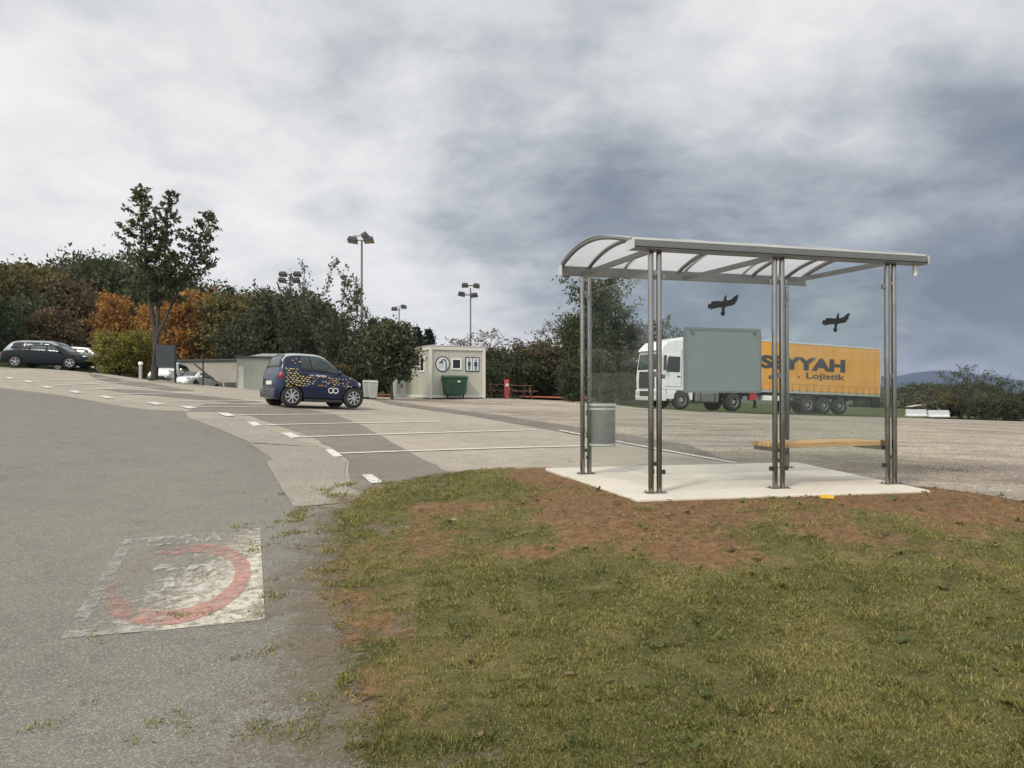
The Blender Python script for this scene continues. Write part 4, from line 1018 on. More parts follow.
# ------------------------------------------------------------------ lorry (local x rearwards from the front bumper, y away)
TR = math.atan2(.358,.933)
tx, ty = 8.1, 43.5
zf_, zr_ = h(tx+.933*1.6, ty+.358*1.6), h(tx+.933*12, ty+.358*12)
tr = thing('articulated_lorry', 'white tractor unit with long orange curtain-sided trailer parked on gravel', 'lorry', (tx,ty,zf_+(zf_-zr_)*1.6/10.4-.03), (0, math.atan((zf_-zr_)/10.4), TR))
Wd = 2.5
tr.scale = (1,1,1.055)
cabp = [(.10,.55),(.03,1.05),(.02,1.55),(.05,2.05),(.30,3.0),(.42,3.22),(.70,3.42),(1.2,3.62),(2.25,3.85),(2.28,.95),(.55,.95),(.50,.55)]
b = MB(); b.prism([(.06,1.0),(.02,1.55),(.04,2.05),(.18,3.05),(.26,3.36),(.55,3.62),(1.0,3.74),(2.22,3.80),(2.25,1.0)], .02, Wd-.02); cab = b.build('cab', M['white_paint'], tr, bevel=.07, seg=3)
b = MB(); b.prism([(.03,.42),(-.02,.60),(-.02,1.0),(.05,1.02),(.55,1.02),(.62,.42)], .03, Wd-.03); b.build('front_bumper', M['white_paint'], tr, bevel=.05)
b = MB(); b.prism([(.60,.55),(.60,1.1),(.95,1.22),(2.1,1.22),(2.3,1.0),(2.3,.55),(2.15,.55),(2.1,.8),(1.95,1.02),(1.6,1.12),(1.25,1.02),(1.1,.8),(1.05,.55)], .03, .20); b.build('wing', M['white_paint'], tr)
b = MB(); b.prism([(.60,.55),(.60,1.1),(.95,1.22),(2.1,1.22),(2.3,1.0),(2.3,.55),(2.15,.55),(2.1,.8),(1.95,1.02),(1.6,1.12),(1.25,1.02),(1.1,.8),(1.05,.55)], Wd-.20, Wd-.03); b.build('wing', M['white_paint'], tr)
# front face pieces (slightly proud of the front, at x<0.02)
b = MB(); b.prism([(-.015,1.10),(-.04,1.5),(-.01,2.0),(.05,2.0),(.05,1.10)], .42, Wd-.42); gr = b.build('grille', M['black'], tr, bevel=.02)
b = MB()
for i in range(6): b.box(-.055,-.02,.50,Wd-.50,1.18+i*.125,1.205+i*.125)
b.build('grille_bar', M['dark_metal'], gr)
b = MB(); b.box(-.06,-.03,1.15,1.35,1.93,1.98); b.build('badge', M['rim'], gr)
b = MB(); b.prism([(.032,2.10),(.151,2.95),(.20,2.93),(.07,2.08)], .16, Wd-.16); b.build('windscreen', M['carglass_lit'], tr)
b = MB(); b.prism([(.165,3.06),(.01,3.12),(.20,3.34),(.28,3.34)], .14, Wd-.14); b.build('sun_visor', M['white_paint'], tr, bevel=.015)
b = MB(); b.prism([(-.035,.66),(-.035,.95),(.02,.95),(.02,.66)], .55, Wd-.55); b.build('lower_grille', M['black'], tr, bevel=.01)
for y0 in (.08, Wd-.50):
    b = MB(); b.box(-.04,.05,y0,y0+.42,.72,.95); b.build('headlamp', M['clear_lens'], tr, bevel=.02)
for yy in (-.012, Wd-.018):      # door with window, both sides
    b = MB(); b.prism([(.42,1.22),(.36,2.05),(.46,2.86),(.60,2.94),(1.50,2.94),(1.50,1.22)], yy, yy+.03); dr = b.build('door', M['white_paint'], tr, bevel=.01)
    oy = -.010 if yy < 0 else .010
    b = MB(); b.prism([(.52,1.98),(.52,2.15),(.60,2.75),(.68,2.82),(1.40,2.82),(1.40,1.98)], yy+oy, yy+.03+oy); b.build('window', M['carglass'], dr, bevel=.008)
    b = MB(); b.box(1.22,1.42,yy+oy*2,yy+.03+oy*2,1.72,1.80); b.build('handle', M['black'], dr)
    b = MB(); b.box(1.50,1.52,yy+.004,yy+.02,1.22,3.2); b.build('door_seam', M['black'], dr)
    s = -1 if yy < 0 else 1; y_ = yy+s*.22
    b = MB(); b.bar((.35,yy,2.75),(.30,y_,2.72),.03,.04); b.bar((.35,yy,2.15),(.30,y_,2.15),.03,.04); ma = b.build('mirror_arm', M['black'], tr)
    b = MB(); b.box(.22,.36,min(yy,y_)-.06,min(yy,y_)+.10,2.05,2.85); b.build('mirror', M['black'], tr, bevel=.04)
b = MB(); b.prism([(1.0,3.55),(1.3,3.82),(2.25,4.0),(2.28,3.75)], .25, Wd-.25); b.build('roof_spoiler', M['white_paint'], tr, bevel=.04)
b = MB(); b.prism([(2.26,1.1),(2.26,3.8),(2.75,3.8),(2.75,1.1)], .03, .07); b.build('side_deflector', M['white_paint'], tr)
b = MB(); b.prism([(2.26,1.1),(2.26,3.8),(2.75,3.8),(2.75,1.1)], Wd-.07, Wd-.03); b.build('side_deflector', M['white_paint'], tr)
b = MB(); b.box(.5,6.3,.75,.95,.70,.98); b.box(.5,6.3,Wd-.95,Wd-.75,.70,.98); b.box(2.3,2.5,.5,Wd-.5,.55,.95); b.box(4.6,5.6,.6,Wd-.6,.98,1.12); b.build('chassis', M['dark_metal'], tr)
b = MB(); b.box(2.55,4.15,.06,.62,.42,1.02); tk = b.build('fuel_tank', M['alu'], tr, bevel=.09, seg=3)
b = MB()
for xx in (2.85,3.8): b.box(xx,xx+.06,.05,.63,.40,1.04)
b.build('tank_strap', M['dark_metal'], tk)
b = MB(); b.prism([(4.45,.85),(4.6,1.12),(5.8,1.12),(6.0,.85),(5.95,.85),(5.75,1.07),(4.65,1.07),(4.50,.85)], .05, .65); b.prism([(4.45,.85),(4.6,1.12),(5.8,1.12),(6.0,.85),(5.95,.85),(5.75,1.07),(4.65,1.07),(4.50,.85)], Wd-.65, Wd-.05); b.build('mudguard', M['black'], tr)
for x_ in (1.62,):
    wheel(tr, x_, .20, .51, .51, .30, -1, 'rim_truck', 0, rimr=.58); wheel(tr, x_, Wd-.20, .51, .51, .30, 1, 'rim_truck', 0, rimr=.58)
wheel(tr, 5.2, .32, .51, .51, .56, -1, 'rim_truck', 0, rimr=.58); wheel(tr, 5.2, Wd-.32, .51, .51, .56, 1, 'rim_truck', 0, rimr=.58)
# trailer
T0, T1 = 2.95, 16.2
b = MB(); b.box(T0,T1,.02,Wd-.02,1.28,3.96); tb = b.build('trailer_box', M['orange'], tr, bevel=.02)
b = MB(); b.box(T0-.01,T1+.01,.0,.08,3.965,4.03); b.box(T0-.01,T1+.01,Wd-.08,Wd,3.965,4.03); b.box(T0+.0,T1,.082,Wd-.082,3.965,3.985); b.build('roof_rail', M['alu_light'], tb)
b = MB(); b.box(T0-.01,T1+.01,-.005,Wd+.005,1.13,1.278); b.build('floor_rail', M['shed'], tb)
b = MB()
for i in range(24):
    xx = T0+.3+i*.55; b.box(xx,xx+.03,.004,.016,1.30,1.66)
for yy_ in (1.64,): b.box(T0,T1,.010,.018,yy_,yy_+.025)
b.build('curtain_strap', M['orange_dark'], tb)
b = MB()
for i in range(9): xx = T0+1.2+i*1.38; b.box(xx,xx+.012,.012,.0185,1.70,3.94)
b.build('curtain_seam', M['orange_dark'], tb)
b = MB()
for i in range(24):
    xx = T0+.3+i*.55; b.box(xx-.01,xx+.04,-.012,.003,1.22,1.34)
b.build('buckle', M['dark_metal'], tb)
b = MB()
for i in range(30):
    xx = T0+.2+i*.44; b.tube([(xx,.04,3.99),(xx+.22,.04,4.06),(xx+.44,.04,3.99)], .012, 5)
b.build('roof_cord', M['white_plain'], tb)
b = MB(); b.box(T1+.002,T1+.05,.03,Wd-.03,1.28,3.96); b.build('rear_door', M['alu_light'], tb)
b = MB(); b.box(T0,T1-.2,.70,.86,.90,1.128); b.box(T0,T1-.2,Wd-.86,Wd-.70,.90,1.128)
for i in range(12): b.box(T0+.5+i*1.05,T0+.56+i*1.05,.1,Wd-.1,1.03,1.127)
b.build('trailer_frame', M['dark_metal'], tr)
for x_ in (10.6,11.85,13.1):
    wheel(tr, x_, .24, .50, .50, .40, -1, 'rim_truck', 0, rimr=.56); wheel(tr, x_, Wd-.24, .50, .50, .40, 1, 'rim_truck', 0, rimr=.56)
    b = MB(); b.tube([(x_,.3,.5),(x_,Wd-.3,.5)], .07, 10); b.build('axle', M['dark_metal'], tr)
for yy in (.40, Wd-.52):
    b = MB(); b.box(6.9,7.02,yy,yy+.12,.25,1.1); b.box(6.82,7.10,yy-.04,yy+.16,.20,.25); b.build('landing_leg', M['dark_metal'], tr)
b = MB(); b.box(6.35,6.85,.10,.42,.62,1.10); b.build('extinguisher_box', M['red'], tr, bevel=.04)
b = MB(); b.box(7.3,8.5,.10,.60,.66,.95); b.build('pallet_box', M['white_plain'], tr, bevel=.02)
b = MB(); b.box(8.6,10.0,.05,.09,.62,.74); b.box(8.6,10.0,.05,.09,.85,.97)
for xx in (8.8,9.8): b.box(xx,xx+.06,.092,.16,.55,1.12)
b.build('side_guard', M['dark_metal'], tr)
b = MB(); b.box(T1-.15,T1-.05,.1,Wd-.1,.50,.62); b.box(T1-.15,T1-.08,.5,.6,.62,1.12); b.box(T1-.15,T1-.08,Wd-.6,Wd-.5,.62,1.12); b.box(14.6,T1-.16,.5,.6,.52,.60); b.build('rear_bumper', M['dark_metal'], tr)
b = MB(); b.box(T1+.052,T1+.07,.1,.4,1.14,1.26); b.box(T1+.052,T1+.07,Wd-.4,Wd-.1,1.14,1.26); b.build('tail_lamp', M['red_lens'], tr)
b = MB(); b.prism([(10.0,.85),(10.0,1.07),(13.75,1.07),(13.75,.80),(13.7,.80),(13.7,1.03),(10.05,1.03),(10.05,.85)], .05, .5); b.build('mudguard', M['black'], tr)
textfit('trailer_lettering', 'SEYYAH', 6.95, 13.35, 2.46, 3.22, .0165, M['print_black'], tb, .055, .012)
textfit('trailer_lettering', 'Lojistik', 10.35, 13.35, 1.90, 2.36, .0165, M['print_black'], tb, .022, .012)
textfit('trailer_lettering', '.', 9.72, 9.86, 2.0, 2.13, .0165, M['print_black'], tb, .01, .012)
b = MB(); b.box(T1-.45,T1-.42,.012,.018,1.3,3.9); b.build('curtain_edge', M['orange_dark'], tb)

# ------------------------------------------------------------------ toilet container
CR = R(27); cx, cy = -4.0, 38.0; cz = 1.28
ct = thing('toilet_container', 'cream metal toilet and shower container with pictogram signs', 'container', (cx,cy,cz), (0,0,CR))
CW, CL, CH = 3.0, 6.0, 2.58
b = MB(); b.box(.06,CW-.06,.06,CL-.06,.10,CH-.06); b.build('wall_panel', M['cream'], ct)
b = MB()
for x_ in (0,CW-.14):
    for y_ in (0,CL-.14): b.box(x_,x_+.14,y_,y_+.14,.0,CH)
b.box(.142,CW-.142,.0,.10,CH-.20,CH+.0); b.box(.142,CW-.142,.0,.10,.03,.16); b.box(0,.10,.142,CL-.142,CH-.20,CH); b.box(0,.10,.142,CL-.142,.03,.16)
b.box(CW-.10,CW,.142,CL-.142,CH-.20,CH); b.box(CW-.10,CW,.142,CL-.142,.03,.16); b.box(.142,CW-.142,CL-.10,CL,CH-.20,CH)
b.build('frame', M['cream_trim'], ct, bevel=.02)
b = MB(); b.box(-.02,CW+.02,-.02,CL+.02,CH+.002,CH+.035); b.build('roof', M['alu_light'], ct)
b = MB()
for i in range(1,3): b.box(i*1.0-.006,i*1.0+.006,.052,.058,.17,CH-.21)
for i in range(1,6): b.box(.052,.058,i*1.0-.006,i*1.0+.006,.17,CH-.21)
b.build('panel_seam', M['grey_bin'], ct)
def cwin(x0,x1,z0,z1, side='front'):
    b = MB(); g = MB()
    if side == 'front':
        for q in ((x0-.07,x1+.07,z1,z1+.07),(x0-.07,x1+.07,z0-.07,z0),(x0-.07,x0,z0,z1),(x1,x1+.07,z0,z1)): b.box(q[0],q[1],.02,.075,q[2],q[3])
        g.box(x0,x1,.045,.058,z0,z1)
    else:
        for q in ((x0-.07,x1+.07,z1,z1+.07),(x0-.07,x1+.07,z0-.07,z0),(x0-.07,x0,z0,z1),(x1,x1+.07,z0,z1)): b.box(.02,.075,q[0],q[1],q[2],q[3])
        g.box(.045,.058,x0,x1,z0,z1)
    o = b.build('window', M['white_plain'], ct); g.build('pane', M['carglass'], o)
cwin(1.22,1.62,1.50,1.92); cwin(.95,1.45,1.40,2.0,'side')
b = MB()
for j in range(32):
    a0, a1 = 2*math.pi*j/32, 2*math.pi*(j+1)/32; b.bar((.68+.36*math.cos(a0),.035,1.70+.36*math.sin(a0)),(.68+.36*math.cos(a1),.035,1.70+.36*math.sin(a1)),.014,.045)
sg = b.build('shower_sign', M['sign_blue'], ct)
b = MB(); b.disc((.68,.045,1.70),(0,-1,0),.345,32,0,.008); b.build('sign_face', M['sign_white'], sg)
b = MB(); b.tube([(.86,.03,1.45),(.86,.03,1.80),(.82,.03,1.90),(.72,.03,1.92),(.64,.03,1.88),(.60,.03,1.80)], .028, 8); b.prism([(.48,1.74),(.72,1.74),(.66,1.82),(.54,1.82)],.02,.035)
for i in range(3):
    for j in range(3): b.box(.50+i*.085,.515+i*.085,.025,.035,1.52+j*.07,1.56+j*.07)
b.build('pictogram', M['sign_blue'], sg)
b = MB(); b.box(1.90,2.66,.030,.045,1.34,2.06); s2 = b.build('toilet_sign', M['sign_blue'], ct, bevel=.0)
b = MB(); b.box(1.95,2.26,.022,.029,1.39,2.01); b.box(2.30,2.61,.022,.029,1.39,2.01); b.build('sign_face', M['sign_white'], s2)
b = MB()
for cx_, sk in ((2.105,0),(2.455,1)):
    b.disc((cx_,.021,1.92),(0,-1,0),.05,14,0,.006); b.prism([(cx_-.08,1.84),(cx_+.08,1.84),(cx_+(.10 if sk else .07),1.62),(cx_-(.10 if sk else .07),1.62)],.013,.020)
    b.box(cx_-.055,cx_-.012,.013,.020,1.42,1.615); b.box(cx_+.012,cx_+.055,.013,.020,1.42,1.615)
b.build('pictogram', M['sign_blue'], s2)
# door on the long side
b = MB(); b.box(.048,.058,3.6,4.5,.16,2.15); b.build('door', M['cream_trim'], ct)

# waste container
gx, gy = at(445.5, 37.8)
wc = thing('waste_container', 'large dark green four-wheeled waste container in front of toilet container', 'waste container', (gx,gy,h(gx,gy)+.01), (0,0,CR-.06)); wc.scale = (.88,.88,.93)
b = MB(); vs = []
lo = [(.10,.14),(1.22,.14),(1.22,.86),(.10,.86)]; hi = [(.0,.0),(1.32,.0),(1.32,1.0),(.0,1.0)]
b.add([(x,y,.20) for x,y in lo]+[(x,y,1.06) for x,y in hi],[(0,3,2,1),(4,5,6,7),(0,1,5,4),(1,2,6,5),(2,3,7,6),(3,0,4,7)]); b.build('tub', M['bin_green'], wc, bevel=.03)
b = MB(); b.prism([(-.03,1.065),(-.03,1.14),(.3,1.22),(.8,1.22),(1.04,1.12),(1.04,1.065)], -.04, 1.36, axis='x'); b.build('lid', M['bin_green'], wc, bevel=.02)
b = MB(); b.box(.08,.20,-.012,.03,.35,.98); b.box(1.12,1.24,-.012,.03,.35,.98); b.build('rib', M['bin_green'], wc)
b = MB(); b.box(.70,.86,-.035,-.02,.86,.94); b.build('sticker', M['sign_white'], wc)
b = MB(); b.tube([(-.07,.2,1.0),(-.07,.8,1.0)],.02,8); b.tube([(1.39,.2,1.0),(1.39,.8,1.0)],.02,8); b.build('grip', M['black'], wc)
for x_ in (.2,1.12):
    for y_ in (.24,.76):
        b = MB(); b.tube([(x_-.025,y_,.10),(x_+.025,y_,.10)],.10,16); b.build('castor', M['black'], wc)

# ------------------------------------------------------------------ shed, beige wall, board, posts
x, y = at(236.5, 47)
sd = thing('shed', 'pale green flat-roofed shed with dark eaves left of the blue car', 'shed', (x,y,1.15), (0,0,R(12)))
b = MB(); b.box(0,3.4,0,3,-.2,2.52); b.build('wall', M['shed'], sd)
b = MB(); b.box(-.12,3.52,-.15,3.1,2.525,2.62); b.build('roof', M['roof_dark'], sd)
b = MB(); b.prism([(.6,2.622),(3.4,2.622),(3.0,2.8),(1.4,2.8)], .4, 2.6); b.build('roof_cap', M['alu_light'], sd)
b = MB()
for i in range(9): b.box(.04+i*.4-.006,.04+i*.4+.006,-.008,-.002,.05,2.5)
b.build('batten', M['grey_bin'], sd)
b = MB(); b.box(.1,.42,-.016,-.009,.1,2.0); b.build('downpipe_board', M['cream_trim'], sd)
x0_, y0_ = at(150, 63); x1_, y1_ = at(266, 60)
L_ = math.hypot(x1_-x0_, y1_-y0_)
bw = thing('long_building', 'long low beige building with dark roof edge behind white cars', 'building', (x0_,y0_,1.2), (0,0,math.atan2(y1_-y0_,x1_-x0_)))
b = MB(); b.box(0,L_,0,4,-.3,2.86); b.build('wall', M['wallb'], bw)
b = MB(); b.box(-.2,L_+.2,-.2,4.2,2.862,2.98); b.build('roof', M['roof_dark'], bw)
b = MB()
for i in range(8): b.box(.3+i*L_/8,.3+(i+.86)*L_/8,-.02,-.004,.25,1.15)
b.build('plinth_opening', M['roof_dark'], bw)
x, y = at(156, 42.5)
bd = thing('notice_board_on_posts', 'dark grey board on black posts beside the tall tree trunk', 'board', (x,y,h(x,y)), (0,0,R(40)))
b = MB(); b.box(0,1.0,-.02,.02,.75,1.95); b.build('panel', plain('board_dark', (.06,.07,.075), .5), bd, bevel=.005)
b = MB(); b.box(-.03,.03,.024,.08,-.1,1.8); b.build('post', M['black'], bd)
b = MB(); b.box(.96,1.06,-.03,.06,-.1,2.15); b.build('post', M['black'], bd)
x, y = at(140.5, 41.5)
bl = thing('bollard_lamp', 'short grey bollard with pale cap beside the yellowing bush', 'bollard', (x,y,h(x,y)))
b = MB(); b.tube([(0,0,-.05),(0,0,.80)], .09, 14); b.build('post', M['grey_bin'], bl)
b = MB(); b.tube([(0,0,.802),(0,0,.92),(0,0,.96)], [.12,.12,.05], 14); b.build('cap', M['white_plain'], bl)
x, y = at(203, 46)
th_ = thing('thin_post', 'thin dark vertical post in front of the beige building', 'post', (x,y,h(x,y)))
b = MB(); b.tube([(0,0,-.1),(0,0,1.75)], .045, 8); b.build('shaft', M['dark_metal'], th_); b = MB(); b.box(-.06,.06,-.06,.06,1.752,1.80); b.build('cap', M['dark_metal'], th_)
x, y = at(225, 40.5)
bp = thing('barrier_pole', 'long dark pole slanting up left in front of the beige building', 'pole', (x,y,h(x,y)))
b = MB(); b.tube([(0,0,-.05),(-1.75,.3,1.32)], [.05,.045], 8); b.build('shaft', M['black'], bp); b = MB(); b.box(-.12,.12,-.10,.10,-.05,.08); b.build('foot', M['grey_bin'], bp)

# low kerb along the lot edge
kb = [G(*p) for p in [(93,374),(150,381.6),(205,386.4),(262,392.7)]]
b = MB()
KP = densify(kb+[kb[-1]], 1.0); KP = [p for i, p in enumerate(KP) if i == 0 or math.dist(p, KP[i-1]) > .05]
for p, q in zip(KP[:-1], KP[1:]): b.bar((p[0],p[1],h(*p)+.02),(q[0],q[1],h(*q)+.02), .10, .10)
b.build('kerb', M['wallb'])['kind'] = 'structure'

# ------------------------------------------------------------------ things between the car and the container
for i, (px, Y, lab) in enumerate([(373,33,'pale grey wheeled bin just in front of the blue car nose'),(367.5,34.2,'pale grey bin half hidden behind the blue car nose')]):
    x, y = at(px, Y); t = thing('wheeled_bin', lab, 'bin', (x,y,h(x,y)), (0,0,R(20)), 'grey bins beside the blue car')
    b = MB(); b.add([(-.20,-.22,.06),(.20,-.22,.06),(.20,.22,.06),(-.20,.22,.06),(-.26,-.28,.86),(.26,-.28,.86),(.26,.28,.86),(-.26,.28,.86)],[(0,3,2,1),(4,5,6,7),(0,1,5,4),(1,2,6,5),(2,3,7,6),(3,0,4,7)]); b.build('tub', M['grey_bin'], t, bevel=.02)
    b = MB(); b.prism([(-.30,.865),(-.30,.90),(0,1.0),(.30,.96),(.30,.865)], -.27, .27, axis='x'); b.build('lid', M['grey_bin'], t, bevel=.02)
    t.scale = (.72,.72,.80)
    for s in (-.2,.2):
        b = MB(); b.tube([(s-.02,.22,.08),(s+.02,.22,.08)], .08, 12); b.build('wheel', M['black'], t)
# picnic tables and red crate beside the container
def picnic(px, Y, lab, rot):
    x, y = at(px, Y); t = thing('picnic_table', lab, 'table', (x,y,h(x,y)), (0,0,rot), 'brown tables beside the toilet container')
    b = MB()
    for i in range(5): b.box(-.75,.75,-.36+i*.145,-.36+i*.145+.13,.72,.76)
    b.build('tabletop', M['wood_dark'], t)
    for s in (-1,1):
        b = MB(); b.box(-.80,.80,s*.70-.13,s*.70+.13,.42,.46); b.build('seat', M['wood_dark'], t)
        b = MB(); b.bar((s*.55,-.62,0),(s*.55,-.2,.71),.07,.09); b.bar((s*.55,.62,0),(s*.55,.2,.71),.07,.09); b.box(s*.55-.03,s*.55+.03,-.80,.80,.36,.418); b.build('leg', M['wood_dark'], t)
picnic(498, 42.5, 'brown picnic table nearest the toilet container corner', R(20)); picnic(518.5, 43.5, 'brown picnic table right of the red board', R(25))
x, y = at(506.5, 41.5)
rc = thing('advertising_stand', 'small red folding stand between the two brown tables', 'stand', (x,y,h(x,y)), (0,0,R(8)))
b = MB(); b.bar((0,-.18,.0),(0,-.02,1.0), .26, .02) ; b.build('panel', M['red'], rc)
b = MB(); b.box(-.09,.09,-.16,-.13,.62,.78); b.build('sticker', M['pale_decal'], rc)
b = MB(); b.bar((-.10,.25,0),(-.10,.02,.98),.03,.03); b.bar((.10,.25,0),(.10,.02,.98),.03,.03); b.build('leg', M['red'], rc)
# white barriers at the right
for px, Y, w_, lab in ((905.5,47.5,1.22,'left of the two low white barriers at the gravel edge'),(928,47.2,1.2,'right one of the two low white barriers at the gravel edge')):
    x, y = at(px, Y); t = thing('barrier', lab, 'barrier', (x,y,h(x,y)), (0,0,R(-2)), 'low white barriers at the gravel edge')
    b = MB(); b.prism([(-.20,0),(-.20,.06),(-.06,.14),(-.05,.42),(.05,.42),(.06,.14),(.20,.06),(.20,0)], 0, w_, axis='x'); b.build('block', M['barrier_white'], t, bevel=.01)
    b = MB(); b.box(w_+.001,w_+.07,-.04,.04,.06,.34); b.build('connector', M['grey_bin'], t)

# ------------------------------------------------------------------ floodlight masts
def mast(px, Y, topy, heads, lab):
    x, y = at(px, Y); zt = CAMZ+(HY-topy)/FPX*Y; z0 = h(x,y); Hm = zt-z0
    t = thing('floodlight_mast', lab, 'floodlight', (x,y,z0), (0,0,0), 'floodlight masts round the tennis courts')
    b = MB(); b.tube([(0,0,-.1),(0,0,Hm*.45),(0,0,Hm*.452),(0,0,Hm)], [.11,.10,.075,.06], 12); b.build('mast', M['mast'], t)
    b = MB()
    for zz in sorted({q[1] for q in heads}): b.bar((min(q[0] for q in heads),0,Hm+zz),(max(q[0] for q in heads),0,Hm+zz),.06,.06)
    b.build('crossbar', M['alu'], t)
    for (hx, hz, tilt, w_) in heads:
        b = MB(); c = Vector((hx, -.1, Hm+hz+.0))
        rt = Matrix.Rotation(tilt, 3, 'Y')@Matrix.Rotation(R(-25), 3, 'X')
        vs = [c+rt@Vector(p) for p in [(-w_/2,-.25,-.16),(w_/2,-.25,-.16),(w_/2,.25,-.12),(-w_/2,.25,-.12),(-w_/2*.8,-.2,.14),(w_/2*.8,-.2,.14),(w_/2*.8,.2,.14),(-w_/2*.8,.2,.14)]]
        b.add(vs, [(0,3,2,1),(4,5,6,7),(0,1,5,4),(1,2,6,5),(2,3,7,6),(3,0,4,7)]); o = b.build('lamp_head', M['dark_metal'], t, bevel=.02)
        g = MB(); vs = [c+rt@Vector(p) for p in [(-w_/2*.85,-.2,-.175),(w_/2*.85,-.2,-.175),(w_/2*.85,.2,-.145),(-w_/2*.85,.2,-.145)]]; g.add(vs, [(0,1,2,3)]); g.build('lens', M['clear_lens'], o)
mast(361.5, 50, 240, [(-.55,.0,.15,.65),(.48,.0,-.05,.65),(.22,.28,-.6,.45)], 'tallest floodlight mast with three heads above the dark trees')
mast(470.5, 71, 288, [(-.5,.25,.0,.6),(.55,.2,.1,.6),(-.8,-.55,.2,.65),(.35,-.65,-.1,.65)], 'four-headed floodlight mast behind the toilet container')
mast(290, 63, 276, [(-.55,.15,.0,.65),(.6,.15,.0,.65),(-.6,-.35,.1,.65),(.5,-.35,-.1,.65)], 'four-headed floodlight mast rising from the leafy shoots')
mast(399, 88, 308, [(-.5,-.1,.0,.7),(.55,.15,.2,.7)], 'two-headed floodlight mast among the conifer tops')
mast(254, 92, 297, [(.0,.0,.0,.9),(.25,.02,.0,.7)], 'distant floodlight just above the left treetops')

# ------------------------------------------------------------------ trees
def tree_meshes(kind, Ht, Rc, base=.25, nl=34, leaves=5000, ls=.16, shape='round', tr_r=None, seed=1, up=.45, sub=4, sig=.22, lean=(0,0), stems=1, along=.35):
    """trunk mesh data and crown mesh data; limbs reach an uneven envelope, leaves sit along the twigs"""
    rg = np.random.default_rng(seed); rd_ = random.Random(seed)
    mb = MB(); tr_r = tr_r or Ht*.018; segs = []
    def env(t):
        t = min(max(t,0),1)
        if shape == 'cone': return Rc*(1-t)**.85*(1.0 if t > .05 else .8)+.05*Rc
        if shape == 'oval': return Rc*math.sqrt(max(0,1-(2*t-1)**2))**.7+.08*Rc
        if shape == 'column': return Rc*(1-.5*t)
        if shape == 'vase': return Rc*(.35+.65*t)
        if shape == 'spire': return Rc*(1-t)**.62*(.55+.45*min(1,t*3.5))+.04*Rc
        return Rc*math.sqrt(max(.03,1-(1.75*t-.75)**2))
    for st in range(stems):
        a = 2*math.pi*st/max(1,stems)+rd_.random(); off = Vector((math.cos(a),math.sin(a),0))*(0 if stems == 1 else Rc*.32)
        top = Vector((lean[0],lean[1],Ht*(1 if st == 0 else rd_.uniform(.72,.95))))+off*(1.6 if stems > 1 else 0)
        tp = []
        for i in range(9):
            t = i/8; p = Vector((0,0,0)).lerp(top, t); w = Ht*.012; lk = max(0,(t-.22)/.78) if shape == 'spire' else t; p.x = top.x*lk; p.y = top.y*lk
            p += Vector((noise.noise(Vector((t*3,seed,st)))*w*2, noise.noise(Vector((t*3,seed+9,st)))*w*2, 0))*(t > 0)
            p += off*.9*math.sin(min(1,t*1.3)*math.pi/2)*(t > 0)*.5; tp.append(p)
        mb.tube(tp, [tr_r*(1.25 if i == 0 else 1)*(1-i/8*.88)/math.sqrt(stems)*(1.2 if stems > 1 else 1) for i in range(9)], 8)
        for i in range(nl//stems):
            t = (i+rd_.random())/(nl//stems); zc = base+(1-base)*t*.97; q = zc*8; k = min(7,int(q)); s = tp[k].lerp(tp[k+1], q-k)
            az = i*2.399+rd_.uniform(-.5,.5)+st; r_ = env(t)*rd_.uniform(.55,1.12)*(.75 if stems > 1 else 1)
            upz = up*(1+.5*rd_.uniform(-1,1)) if shape != 'cone' else rd_.uniform(-.15,.25)
            if shape in ('round','oval'): upz *= (.2+1.3*t)
            e = s+Vector((math.cos(az)*r_, math.sin(az)*r_, r_*upz)); m_ = s.lerp(e,.5)+Vector((0,0,-r_*.10 if shape != 'cone' else r_*.08))
            m_ += Vector((rd_.uniform(-1,1),rd_.uniform(-1,1),0))*r_*.10
            rl = tr_r*.42*(1-zc*.75); mb.tube([s,m_,e], [rl,rl*.55,rl*.12], 5, caps=False)
            segs.append((s.lerp(m_,along),m_)); segs.append((m_,e))
            for j in range(sub):
                u = rd_.uniform(.3,1); p = (s.lerp(m_,u*2) if u < .5 else m_.lerp(e,u*2-1)); a2 = az+rd_.choice((-1,1))*rd_.uniform(.5,1.3); l2 = r_*rd_.uniform(.2,.45)
                q2 = p+Vector((math.cos(a2)*l2, math.sin(a2)*l2, l2*(rd_.uniform(-.1,.8) if shape != 'cone' else rd_.uniform(-.3,.1))))
                mb.tube([p,q2],[rl*.3,rl*.08],4,caps=False); segs.append((p,q2)); 
    A = np.array([s[0] for s in segs]); B = np.array([s[1] for s in segs]); Ls = np.linalg.norm(B-A,axis=1); pr = (Ls+.1)/(Ls+.1).sum()
    idx = rg.choice(len(segs), leaves, p=pr); t = rg.uniform(0,1.05,leaves)[:,None]
    dens = rg.uniform(.3,1,len(segs))[idx]
    C = A[idx]+(B[idx]-A[idx])*t+rg.normal(0,1,(leaves,3))*np.array([1,1,.8])*sig*(.6+dens)[:,None]
    C = C[(C[:,2] > max(.15,Ht*base*.45))]; n = len(C)
    a = rg.normal(0,1,(n,3)); a /= np.linalg.norm(a,axis=1)[:,None]; b = rg.normal(0,1,(n,3)); b = np.cross(a,b); b /= np.linalg.norm(b,axis=1)[:,None]
    sz = (ls*rg.uniform(.6,1.35,n))[:,None]
    V = np.stack([C-a*sz*.9, C-b*sz*.42, C+a*sz*.9, C+b*sz*.42],1).reshape(-1,3); F = np.arange(n*4).reshape(-1,4)
    cn = np.array([noise.noise(Vector(c)*(1.1/max(.5,Rc*.35))) for c in C])
    tint = np.clip(.42+cn*.55+rg.normal(0,.13,n),0,1)
